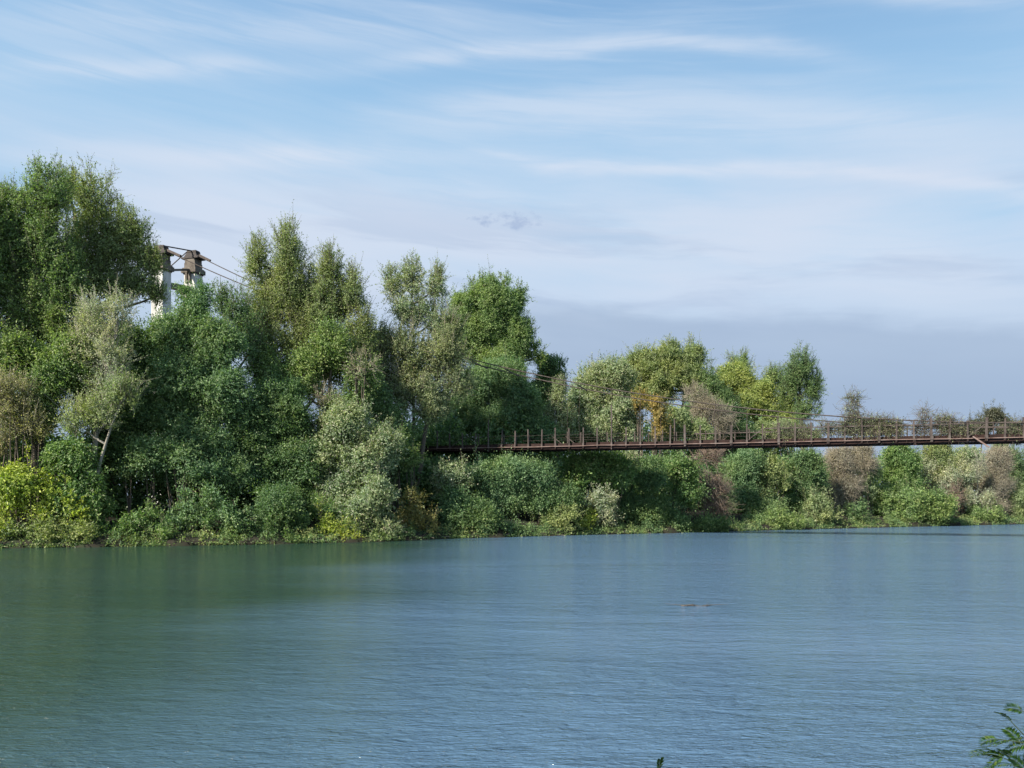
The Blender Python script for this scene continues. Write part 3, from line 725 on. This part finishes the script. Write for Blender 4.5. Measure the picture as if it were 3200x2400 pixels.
tree('large grey-green rounded tree leaning over the water left of the bridge end', [(1080, 1330, 80, 60), (1010, 1420, 75, 70), (1140, 1430, 85, 70), (1060, 1530, 90, 70), (1190, 1400, 60, 60)], 'leafy', 'grey', 3.8, basepx=1090, dens=1.25)
shrub('green branch-end clump just left of the start of the bridge deck', [(1235, 1390, 45, 42), (1285, 1445, 25, 30), (1235, 1450, 40, 40)], 'leafy', 'mid', 4.6)
shrub('light-speckled leafy bush standing at the water below the grey-green tree', [(1170, 1560, 60, 65), (1120, 1620, 70, 50), (1200, 1650, 50, 40), (1040, 1600, 45, 45)], 'bush', 'grey', 1.6, dens=1.1)
shrub('golden ochre bush at the water edge left of the bridge', [(1290, 1590, 45, 50), (1320, 1640, 45, 40), (1260, 1650, 45, 38)], 'bush', 'ochre', 1.6, dens=1.2)
shrub('small orange-leaved sprig at the foot of the golden ochre bush', [(1365, 1650, 10, 22), (1352, 1668, 16, 12)], 'bush', 'gold', 1.5)
shrub('low bright yellow-green bush at the waterline in front of the speckled bush', [(1040, 1668, 45, 26), (1010, 1640, 22, 34), (1090, 1680, 36, 14)], 'bush', 'yellow', .6, leafs=.85)
shrub('vivid green shrub just above the low yellow-green bush', [(1010, 1600, 32, 45), (1075, 1630, 30, 30)], 'bush', 'bright', 1.3)

# centre
tree('airy three-topped tree left of the round oak', [(1225, 900, 28, 48), (1290, 880, 36, 52), (1365, 905, 26, 55), (1290, 980, 66, 60), (1360, 1010, 50, 60)], 'airy', 'grey', 8.6, basepx=1290, dens=.95, trunkr=.2)
tree('viny olive-brown tree mass below the airy three-topped tree', [(1280, 1110, 80, 70), (1390, 1120, 65, 70), (1250, 1220, 70, 70), (1350, 1240, 80, 80), (1190, 1080, 45, 50), (1175, 1160, 55, 70), (1430, 1190, 45, 60), (1410, 1040, 34, 50)], 'airy', 'vine', 7.2, basepx=1290, dens=1.7, twig=M_twigd)
tree('dark blue-green tree in shade at the left end of the bridge deck', [(1215, 1330, 50, 80), (1265, 1330, 40, 45), (1180, 1260, 50, 70)], 'cloud', 'teal', 6.4, basepx=1230)
tree('large round dense oak standing above the suspension cables', [(1535, 935, 75, 55), (1600, 960, 50, 55), (1450, 970, 48, 55), (1440, 1060, 55, 55), (1530, 1030, 80, 60), (1610, 1040, 55, 60), (1590, 1100, 70, 40), (1660, 1085, 26, 40), (1500, 1100, 55, 36), (1560, 1130, 80, 36), (1628, 925, 20, 24), (1500, 895, 26, 24), (1575, 885, 20, 20), (1418, 1000, 18, 26), (1680, 1120, 20, 24), (1650, 1040, 18, 34)], 'dense', 'mid', 20, basepx=1545, dens=1.15, trunkr=.38)
tree('small dark upright tree to the right of the round oak', [(1712, 1165, 36, 50), (1750, 1150, 16, 30), (1735, 1200, 28, 50), (1700, 1230, 45, 70)], 'dense', 'dark', 21, basepx=1705)
tree('blue-green tree behind the bridge posts under the round oak', [(1480, 1210, 80, 60), (1560, 1180, 70, 50), (1580, 1190, 70, 50), (1620, 1260, 70, 60), (1440, 1290, 70, 60), (1540, 1310, 90, 55), (1660, 1320, 50, 50), (1690, 1360, 60, 34), (1400, 1350, 60, 34)], 'cloud', 'teal', 14, basepx=1540, dens=1.1)
tree('pale airy sapling in the gap right of the dark upright tree', [(1745, 1270, 24, 70), (1720, 1330, 34, 50), (1770, 1340, 30, 44)], 'airy', 'grey', 12, basepx=1740, name='sapling', cat='sapling')
tree('grey-green bushy tree where the two cables reach the handrail', [(1850, 1190, 50, 45), (1920, 1180, 60, 55), (1830, 1260, 60, 60), (1930, 1280, 75, 60), (1860, 1340, 90, 45), (1960, 1340, 50, 50), (1790, 1320, 40, 60)  , (1780, 1370, 40, 24)], 'leafy', 'grey', 13, basepx=1880, dens=1.15)
tree('broad olive tree with a domed top right of centre', [(2005, 1140, 55, 50), (2090, 1115, 50, 38), (2165, 1120, 40, 48), (2060, 1180, 80, 45), (2150, 1190, 60, 50), (2040, 1235, 70, 40), (2200, 1240, 40, 50), (1960, 1190, 40, 60)], 'leafy', 'olive', 21, basepx=2100, dens=1.15)
tree('yellow-leaved round tree behind the bridge right of the domed olive tree', [(2300, 1190, 60, 45), (2360, 1220, 60, 50), (2310, 1260, 75, 50), (2390, 1290, 55, 45), (2250, 1220, 45, 50), (2420, 1330, 60, 40)], 'dense', 'gold', 22, basepx=2330, leafs=1.1)
tree('thin-topped green tree just behind the yellow-leaved tree', [(2310, 1140, 40, 22), (2420, 1190, 34, 40), (2450, 1240, 36, 55), (2460, 1310, 45, 55), (2260, 1200, 34, 45)], 'airy', 'mid', 26, basepx=2420)
tree('upright airy tree standing against the sky above the handrail', [(2500, 1150, 42, 50), (2530, 1200, 38, 60), (2475, 1200, 32, 50), (2520, 1280, 40, 45)], 'airy', 'dark', 16, basepx=2505, dens=1.0, leafs=1.05)
shrub('bright ochre bush behind the bridge hanger in the centre right', [(2055, 1280, 24, 45), (2000, 1260, 26, 28), (2060, 1330, 26, 32)], 'dense', 'amber', 9.5)
shrub('soft pale green willow bush right of the bright ochre bush', [(2110, 1320, 50, 48), (2180, 1350, 45, 34), (2060, 1370, 40, 18)], 'bush', 'pale', 12)
shrub('leafless grey-brown bush between the pale willow bush and the yellow-leaved tree', [(2205, 1290, 45, 40), (2250, 1320, 40, 45), (2170, 1240, 34, 34)], 'dry', 'dun', 14, twig=M_twigd, dens=1.4)
shrub('dark green shrub under the yellow-leaved tree behind the posts', [(2270, 1290, 45, 45), (2240, 1250, 40, 40), (2215, 1200, 34, 50), (2290, 1350, 60, 34), (2170, 1290, 50, 50)], 'leafy', 'dark', 17)
shrub('long low pale green thicket behind the bridge posts', [(2280, 1365, 50, 28), (2360, 1360, 50, 30), (2440, 1350, 50, 38), (2520, 1370, 45, 22)], 'bush', 'pale', 15, dens=1.2)

# under the deck
shrub('light-tipped leafy bush under the left end of the deck', [(1400, 1492, 36, 40), (1385, 1520, 30, 30), (1440, 1490, 30, 32)], 'leafy', 'grey', 3.6)
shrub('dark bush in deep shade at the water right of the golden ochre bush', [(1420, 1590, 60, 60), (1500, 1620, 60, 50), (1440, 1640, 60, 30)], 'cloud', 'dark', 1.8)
shrub('wide blue-green leafy shrub filling the bank under the deck', [(1520, 1490, 70, 48), (1620, 1482, 75, 45), (1560, 1540, 60, 45), (1680, 1495, 50, 45), (1600, 1560, 50, 30)], 'cloud', 'teal', 3.8, dens=1.3)
shrub('dim green shrub behind and below the wide blue-green shrub', [(1690, 1570, 60, 40), (1760, 1550, 50, 60)], 'cloud', 'dark', 2.2)
shrub('pale-flecked shrub at the waterline under the wide blue-green shrub', [(1520, 1640, 40, 30), (1580, 1650, 34, 22)], 'bush', 'teal', .9)
shrub('olive green low shrub at the water left of the small yellow bush', [(1740, 1635, 50, 30), (1690, 1650, 32, 20), (1780, 1610, 36, 34)], 'bush', 'olive', .9)
shrub('light green big-leaved shrub hanging below the deck in the centre', [(1810, 1466, 45, 40), (1870, 1466, 50, 42), (1920, 1480, 50, 50), (1800, 1500, 34, 34)], 'leafy', 'bright', 2.5, dens=1.1, leafs=1.3)
shrub('white-leaved branch tips pointing right just under the deck', [(1975, 1455, 22, 26), (1950, 1490, 24, 20)], 'wand', 'silver', 3.4, leafs=1.2)
shrub('white-topped green bush standing above the small yellow bush', [(1885, 1560, 36, 30), (1860, 1590, 36, 30), (1890, 1620, 34, 30)], 'leafy', 'silver', 1.2)
shrub('small yellow bush at the waterline under the deck', [(1835, 1650, 26, 24), (1850, 1620, 20, 24)], 'bush', 'yellow', .8)
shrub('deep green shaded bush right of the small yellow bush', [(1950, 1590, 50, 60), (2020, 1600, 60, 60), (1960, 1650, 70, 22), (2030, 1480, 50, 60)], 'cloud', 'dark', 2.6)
shrub('lime green sunlit bush below the deck beside the reddish dead branches', [(2110, 1465, 40, 34), (2140, 1485, 40, 34), (2150, 1550, 45, 34), (2120, 1520, 30, 30)], 'leafy', 'bright', 2.0, leafs=1.2)
shrub('reddish brown dead branches drooping below the deck towards the water', [(2210, 1430, 50, 34), (2230, 1530, 46, 40), (2240, 1590, 50, 30), (2190, 1620, 40, 24)], 'dry', 'rust', 2.6, twig=M_twigr, dens=.9, extra=lambda cr_, wd_, r_, L3_, b_: [wd_.tube(
    (lambda a_, e_, t_: a_*(1-t_)+e_*t_-UP*np.sin(t_*math.pi)*-.5+r_.normal(0, .07, (8, 3)))(P(2140+r_.uniform(-20, 50), 1400+r_.uniform(0, 90), b_[1]-.8), P(2250+r_.uniform(-10, 40), 1470+i_*14+r_.uniform(0, 60), b_[1]-1.6), np.linspace(0, 1, 8)[:, None]),
    .05*(1-.75*np.linspace(0, 1, 8)), 5) for i_ in range(12)])
shrub('dark low bush at the waterline beneath the reddish dead branches', [(2110, 1635, 60, 24), (2220, 1642, 50, 18), (2080, 1590, 45, 45)], 'cloud', 'dark', 1.1)
tree('dark green tree under the deck behind the reddish dead branches', [(2320, 1450, 55, 60), (2300, 1540, 60, 60), (2380, 1590, 60, 50)], 'cloud', 'teal', 5.5, basepx=2320)
shrub('yellowish leafy bush half shaded under the right half of the deck', [(2400, 1470, 45, 45), (2430, 1500, 40, 40), (2370, 1540, 34, 36)], 'leafy', 'olive', 4.2)
shrub('deep green shrub under the deck left of the grey-brown thicket', [(2510, 1450, 50, 38), (2540, 1490, 45, 45), (2500, 1550, 55, 50), (2430, 1610, 50, 36)], 'leafy', 'dark', 4.4)
shrub('low wide green shrub at the waterline right of the dark low bush', [(2350, 1635, 50, 22), (2420, 1630, 50, 26), (2480, 1632, 40, 20)], 'bush', 'mid', .9)
shrub('light leafy bush with pale dead twigs at the foot of the grey-brown thicket', [(2550, 1580, 40, 34), (2585, 1610, 40, 28), (2530, 1625, 40, 18)], 'leafy', 'pale', 1.2)
shrub('tall grey-brown twiggy thicket under the deck', [(2620, 1450, 45, 45), (2690, 1440, 45, 50), (2640, 1520, 50, 45), (2620, 1570, 36, 30)], 'dry', 'dun', 4.5, twig=M_twigd, dens=2.0)
shrub('grassy green bush mixed into the right side of the grey-brown thicket', [(2720, 1480, 30, 40), (2700, 1540, 36, 34)], 'bush', 'pale', 3.6)
shrub('upright bright green leafy shrub right of the grey-brown thicket', [(2800, 1430, 36, 45), (2830, 1450, 36, 50), (2800, 1500, 34, 40), (2840, 1520, 36, 40)], 'dense', 'bright', 4.6, leafs=1.1)
shrub('wide mound of green leaves at the water on the right', [(2760, 1570, 60, 40), (2850, 1570, 70, 45), (2920, 1590, 50, 40), (2800, 1615, 70, 25)], 'dense', 'mid', 2.2, leafs=1.15, dens=1.1)
shrub('dark low bush at the waterline left of the wide green mound', [(2665, 1615, 30, 28), (2690, 1590, 26, 30)], 'cloud', 'dark', 1.3)
shrub('olive reed bush just under the deck right of the bright green shrub', [(2910, 1430, 36, 40), (2950, 1430, 30, 38), (2930, 1470, 40, 30)], 'wand', 'olive', 5.5, dens=1.3)
shrub('silvery willow bush in the middle of the right bank', [(2900, 1480, 30, 34), (2960, 1500, 50, 34), (3010, 1490, 34, 34), (2930, 1540, 40, 28)], 'wand', 'silver', 4.4, dens=.9)
shrub('reddish brown dead bush near the water at the right', [(2985, 1550, 22, 32), (2965, 1595, 26, 24)], 'dry', 'rust', 2.0, twig=M_twigr, dens=1.6, leafs=1.4)
shrub('dusky grey-green bush right under the hanging plank', [(3020, 1440, 45, 38), (3060, 1480, 45, 45)], 'bush', 'grey', 6.2)
shrub('pale brown twig thicket near the right edge', [(3110, 1440, 45, 50), (3100, 1520, 55, 45), (3090, 1580, 55, 40)], 'dry', 'dun', 4.0, twig=M_twigd, dens=1.9)
tree('thin pale leafless sapling with a white stem on the right bank', [(3062, 1470, 14, 40)], 'dry', 'silver', 2.6, basepx=3046, bark=M_barkpale, twig=M_barkpale, name='sapling', cat='sapling', dens=.5, trunkr=.07)
shrub('white dead twigs standing over the green bush at the right', [(3030, 1570, 20, 26), (3085, 1575, 16, 26)], 'wand', 'silver', 1.6, twig=M_barkpale, dens=.7)
shrub('fresh green bush at the water below the white dead twigs', [(3050, 1610, 40, 22), (3100, 1605, 36, 24)], 'bush', 'mid', 1.0)
tree('open-crowned green tree at the right edge with sky showing through', [(3160, 1440, 34, 30), (3190, 1490, 34, 40), (3230, 1430, 40, 45), (3130, 1405, 24, 16)], 'airy', 'teal', 6.5, basepx=3190)
shrub('pale green bush on the bank at the right edge', [(3180, 1555, 45, 34), (3150, 1600, 45, 28), (3240, 1590, 50, 40)], 'bush', 'pale', 2.4)
shrub('leafy bushes beyond the right edge of the picture', [(3330, 1500, 90, 90), (3480, 1480, 90, 100)], 'leafy', 'mid', 4)

# shaded undergrowth that closes the gaps beneath the crowns
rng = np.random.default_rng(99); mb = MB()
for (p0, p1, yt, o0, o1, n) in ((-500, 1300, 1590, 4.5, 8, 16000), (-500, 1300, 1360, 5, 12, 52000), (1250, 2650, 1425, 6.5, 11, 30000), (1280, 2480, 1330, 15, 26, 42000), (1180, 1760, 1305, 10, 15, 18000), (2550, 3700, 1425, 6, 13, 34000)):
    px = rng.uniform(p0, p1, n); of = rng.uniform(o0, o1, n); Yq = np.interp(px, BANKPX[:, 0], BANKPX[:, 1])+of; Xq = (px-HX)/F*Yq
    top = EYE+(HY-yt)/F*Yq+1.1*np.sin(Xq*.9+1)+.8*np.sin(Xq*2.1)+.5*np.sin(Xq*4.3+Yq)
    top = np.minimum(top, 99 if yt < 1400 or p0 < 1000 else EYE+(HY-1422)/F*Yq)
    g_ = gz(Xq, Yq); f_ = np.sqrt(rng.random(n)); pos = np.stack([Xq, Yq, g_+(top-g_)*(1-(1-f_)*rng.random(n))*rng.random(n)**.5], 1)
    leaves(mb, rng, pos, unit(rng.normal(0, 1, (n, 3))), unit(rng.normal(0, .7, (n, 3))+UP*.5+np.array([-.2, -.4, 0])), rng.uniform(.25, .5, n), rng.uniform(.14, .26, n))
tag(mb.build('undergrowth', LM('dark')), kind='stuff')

# growth on the bridge itself
M_vine = solid('creeper_stem', (.06, .048, .038), (.19, .155, .12), 1.5, .9)
def bvine(label, lobes, pal='vine', off=.3, style='dry', dens=2., **k):
    px = lobes[0][0]
    r = (px-HX)/F; u = (r*68+7.6)/(42.6+13*r); Y = float(BP(u, off, 0)[1])
    dens = dens*2.1; rng = np.random.default_rng(hash_(label)); mbf = MB(); mbs = MB()
    c0 = P(px, 1362, Y); root = empty('vine', c0); tag(root, label, 'vine')
    for (qx, qy, rx, ry) in lobes:
        Yq = float(BP((((qx-HX)/F)*68+7.6)/(42.6+13*((qx-HX)/F)), off, 0)[1])
        c = P(qx, qy, Yq); Rx = rx/F*Yq; Rz = ry/F*Yq; n = int(70*dens*Rx*Rz*4)
        a = c+dv*rng.uniform(-Rx, Rx, n)[:, None]+UP*(rng.uniform(-Rz, Rz, n)[:, None])+nv*rng.normal(0, .12, n)[:, None]
        d = unit(rng.normal(0, 1, (n, 3))*np.array([1, .5, 1])); ln = rng.uniform(.2, .7, n)
        mbs.segs(a, a+d*ln[:, None], .012, .007)
        a2 = a+d*ln[:, None]; d2 = unit(d+rng.normal(0, .8, (n, 3))*np.array([1, .4, 1])); mbs.segs(a2, a2+d2*.35, .009, .005)
        sprigs(mbf, rng, a, d, ln, k.get('nl', 5), .09, 0)
        for q in range(max(2, int(Rx*3))):
            s0 = c+dv*rng.uniform(-Rx, Rx)+UP*(-Rz); e = s0+dv*rng.normal(0, .4)+UP*2*Rz*rng.uniform(.7, 1.1); t = np.linspace(0, 1, 6)[:, None]
            mbs.tube(s0*(1-t)+e*t+rng.normal(0, .06, (6, 3)), .022*(1-.6*t[:, 0]), 5)
    mbs.build('stems', M_vine, root); mbf.build('foliage', LM(pal), root)
bvine('dense tangle of small-leaved creeper filling the railing above the upright green shrub', [(2700, 1335, 60, 24), (2780, 1338, 34, 20)], dens=2.6, nl=7)
bvine('thin creeper on the railing just left of the dense tangle', [(2600, 1340, 34, 18)], dens=1.2)
bvine('wiry creeper shoot standing tall above the dense tangle on the railing', [(2665, 1285, 20, 26), (2668, 1250, 16, 12), (2662, 1238, 22, 5)], dens=1.1)
bvine('bare grey stems rising above the handrail on the right half of the bridge', [(2888, 1300, 14, 22), (2880, 1340, 26, 20)], dens=1.3, nl=2)
bvine('creeper wound round the handrail post right of the bare grey stems', [(2950, 1320, 26, 20), (2975, 1345, 34, 16)], dens=1.7)
bvine('low creeper clump on the deck left of the distant pine', [(3005, 1345, 30, 16)], dens=1.8, nl=6)
bvine('creeper on the railing at the right edge of the picture', [(3190, 1340, 30, 18)], dens=1.6, nl=5)
bvine('thin creeper along the railing in front of the upright airy tree', [(2480, 1350, 60, 22)], dens=.8)

# distant trees seen across the deck
tree('distant umbrella-shaped pine over the handrail at the right', [(3105, 1300, 20, 13), (3122, 1310, 16, 8), (3090, 1310, 14, 8)], 'dense', 'far', 0, Y=190, basepx=3112, leafs=2.2, scale=2., dens=.7, name='pine_tree')
tree('distant low brown-green grove left of the umbrella-shaped pine', [(3050, 1345, 24, 26), (3075, 1330, 16, 24), (3035, 1350, 14, 24)], 'dense', 'far', 0, Y=195, basepx=3055, leafs=2.2, scale=2., dens=.6)
tree('distant dusky trees right of the umbrella-shaped pine behind the railing', [(3140, 1345, 26, 28), (3170, 1360, 30, 24)], 'dense', 'far', 0, Y=198, basepx=3145, leafs=2.2, scale=2., dens=.6)

# ------------------------------------------------------------------ bank edge growth and litter
rng = np.random.default_rng(77)
for pal_, seed_, n in (('mid', 1, 5000), ('olive', 2, 5000), ('dark', 3, 14000)):
    rng = np.random.default_rng(70+seed_); mb = MB()
    X_ = rng.uniform(-40, 80, n); ph = seed_*2.1
    hgt = np.clip(-.05+.45*np.sin(X_*.7+ph)+.40*np.sin(X_*2.3+ph*2)+.3*np.sin(X_*5.1), .04, 1.1)
    t_ = rng.uniform(-.35, 1.3, n); Y_ = bankY(X_)+t_
    b = np.stack([X_, Y_, np.maximum(gz(X_, Y_), 0)+hgt*rng.random(n)*.8], 1); d = unit(rng.normal(0, .6, (n, 3))+UP*.7+np.array([0, -.3, 0]))
    sprigs(mb, rng, b, d, rng.uniform(.12, .4, n)*(.5+hgt*.6), 5, .13, 0, lw=.42, face=np.tile(np.array([[-.2, -.7, .5]]), (n, 1)))
    tag(mb.build('bank_weeds', LM(pal_)), kind='stuff')
rng = np.random.default_rng(78)
mb = MB(); n = 500; X_ = rng.uniform(-38, 70, n); b = np.stack([X_, bankY(X_)+rng.uniform(-.25, .5, n), rng.uniform(.0, .2, n)], 1)
d = unit(rng.normal(0, 1, (n, 3))*np.array([1, .5, .22])); mb.segs(b, b+d*rng.uniform(.2, .9, n)[:, None], .02, .01)
o = mb.build('bank_driftwood', M_twigd); tag(o, kind='stuff')

# ------------------------------------------------------------------ feathery branches on the near bank
M_near = leafmat('near', (.014, .05, .008), (.05, .11, .014), pale=(.13, .18, .025), pf=.06)
M_stem = solid('green_stem', (.03, .055, .015), (.07, .09, .03), 8, .7)
def nearplant(label, origin, branches, seed):
    r = np.random.default_rng(seed); root = empty('mimosa_shrub', origin); tag(root, label, 'shrub')
    st = MB(); lf = MB(); o = np.array(origin)
    for (pts, nfr) in branches:
        pts = np.array(pts); q = np.linspace(0, 1, 14); k = np.linspace(0, 1, len(pts))
        path = np.stack([np.interp(q, k, pts[:, i]) for i in range(3)], 1)
        path[1:-1] = (path[:-2]+2*path[1:-1]+path[2:])/4
        st.tube(path, .006*(1-.75*q), 6)
        for i in range(nfr):     # fronds along the outer half
            f_ = .35+.65*(i+1)/nfr; ii = f_*13; i0 = min(int(ii), 12); a = path[i0]+(path[i0+1]-path[i0])*(ii-i0)
            t = unit(path[i0+1]-path[i0]); side = 1 if i % 2 else -1
            d = unit(t*.7+UP*.55*side+r.normal(0, .22, 3)+np.array([-.25, 0, .1])) if i < nfr-1 else t
            Lf = r.uniform(.07, .115)
            tt = np.linspace(0, 1, 8)[:, None]; fp = a+d*Lf*tt+np.array([0, 0, -.03])*tt**2
            st.tube(fp, .0014*(1-.5*tt[:, 0]), 5)
            npn = 22; s_ = np.linspace(.08, 1, npn); pos = a+d*Lf*s_[:, None]+np.array([0, 0, -.03])*(s_**2)[:, None]
            sidev = unit(np.cross(d, unit(UP+r.normal(0, .5, 3))))
            for sg in (-1, 1):
                ld = unit(d*.55+sidev*sg+r.normal(0, .08, (npn, 3)))
                Ll = .026*np.sin(np.clip(s_*2.6+.45, 0, 3.0))**.6+.004
                leaves(lf, r, pos, ld, np.repeat(unit(np.cross(sidev, d)+r.normal(0, .2, 3))[None], npn, 0), Ll, Ll*.19)
    st.build('stems', M_stem, root); lf.build('foliage', M_near, root)
g0 = np.array([2.95, 2.85, .95])
def Q(px, py, Y): return P(px, py, Y)
nearplant('feathery green branch ends with rows of tiny leaflets in the lower right corner', [2.6, 3.2, .70],
 [([[2.6, 3.2, .70], Q(3330, 2600, 3.2), Q(3200, 2370, 3.1), Q(3085, 2350, 3.05)], 9),
  ([[2.6, 3.2, .70], Q(3360, 2560, 3.1), Q(3260, 2330, 3.1), Q(3120, 2310, 3.1)], 8),
  ([[2.6, 3.2, .70], Q(3380, 2500, 3.2), Q(3260, 2360, 3.2), Q(3160, 2255, 3.2)], 4),
  ([[2.6, 3.2, .70], Q(3300, 2640, 3.0), Q(3230, 2420, 3.0), Q(3140, 2370, 3.0)], 9),
  ([[2.6, 3.2, .70], Q(3420, 2480, 3.2), Q(3300, 2280, 3.2), Q(3200, 2225, 3.2)], 4)], 4)
nearplant('small green leafy shoot tip poking up at the bottom edge', [.52, 2.9, 1.02],
 [([[.52, 2.9, 1.02], Q(2050, 2620, 2.95), Q(2056, 2480, 2.95), Q(2060, 2410, 2.95)], 4)], 9)

# a drifting branch on the open water
rng = np.random.default_rng(3); mb = MB(); c = np.array([5.1, 22.2, .02]); t = np.linspace(0, 1, 9)[:, None]
mb.tube(c+np.array([-.42, 0, -.02])*(1-t)+np.array([.45, .06, .0])*t+UP*np.sin(t*7)*.02, .022*(1-.6*t[:, 0]), 6)
for k in range(9):
    a = c+np.array([rng.uniform(-.35, .35), 0, .0]); mb.tube(a+t*np.array([rng.normal(0, .22), rng.normal(0, .15), rng.uniform(.0, .07)]), .009*(1-.7*t[:, 0]), 5)
o = mb.build('drifting_branch', M_vine, origin=c); tag(o, 'small dark branch drifting alone on the open water', 'branch')
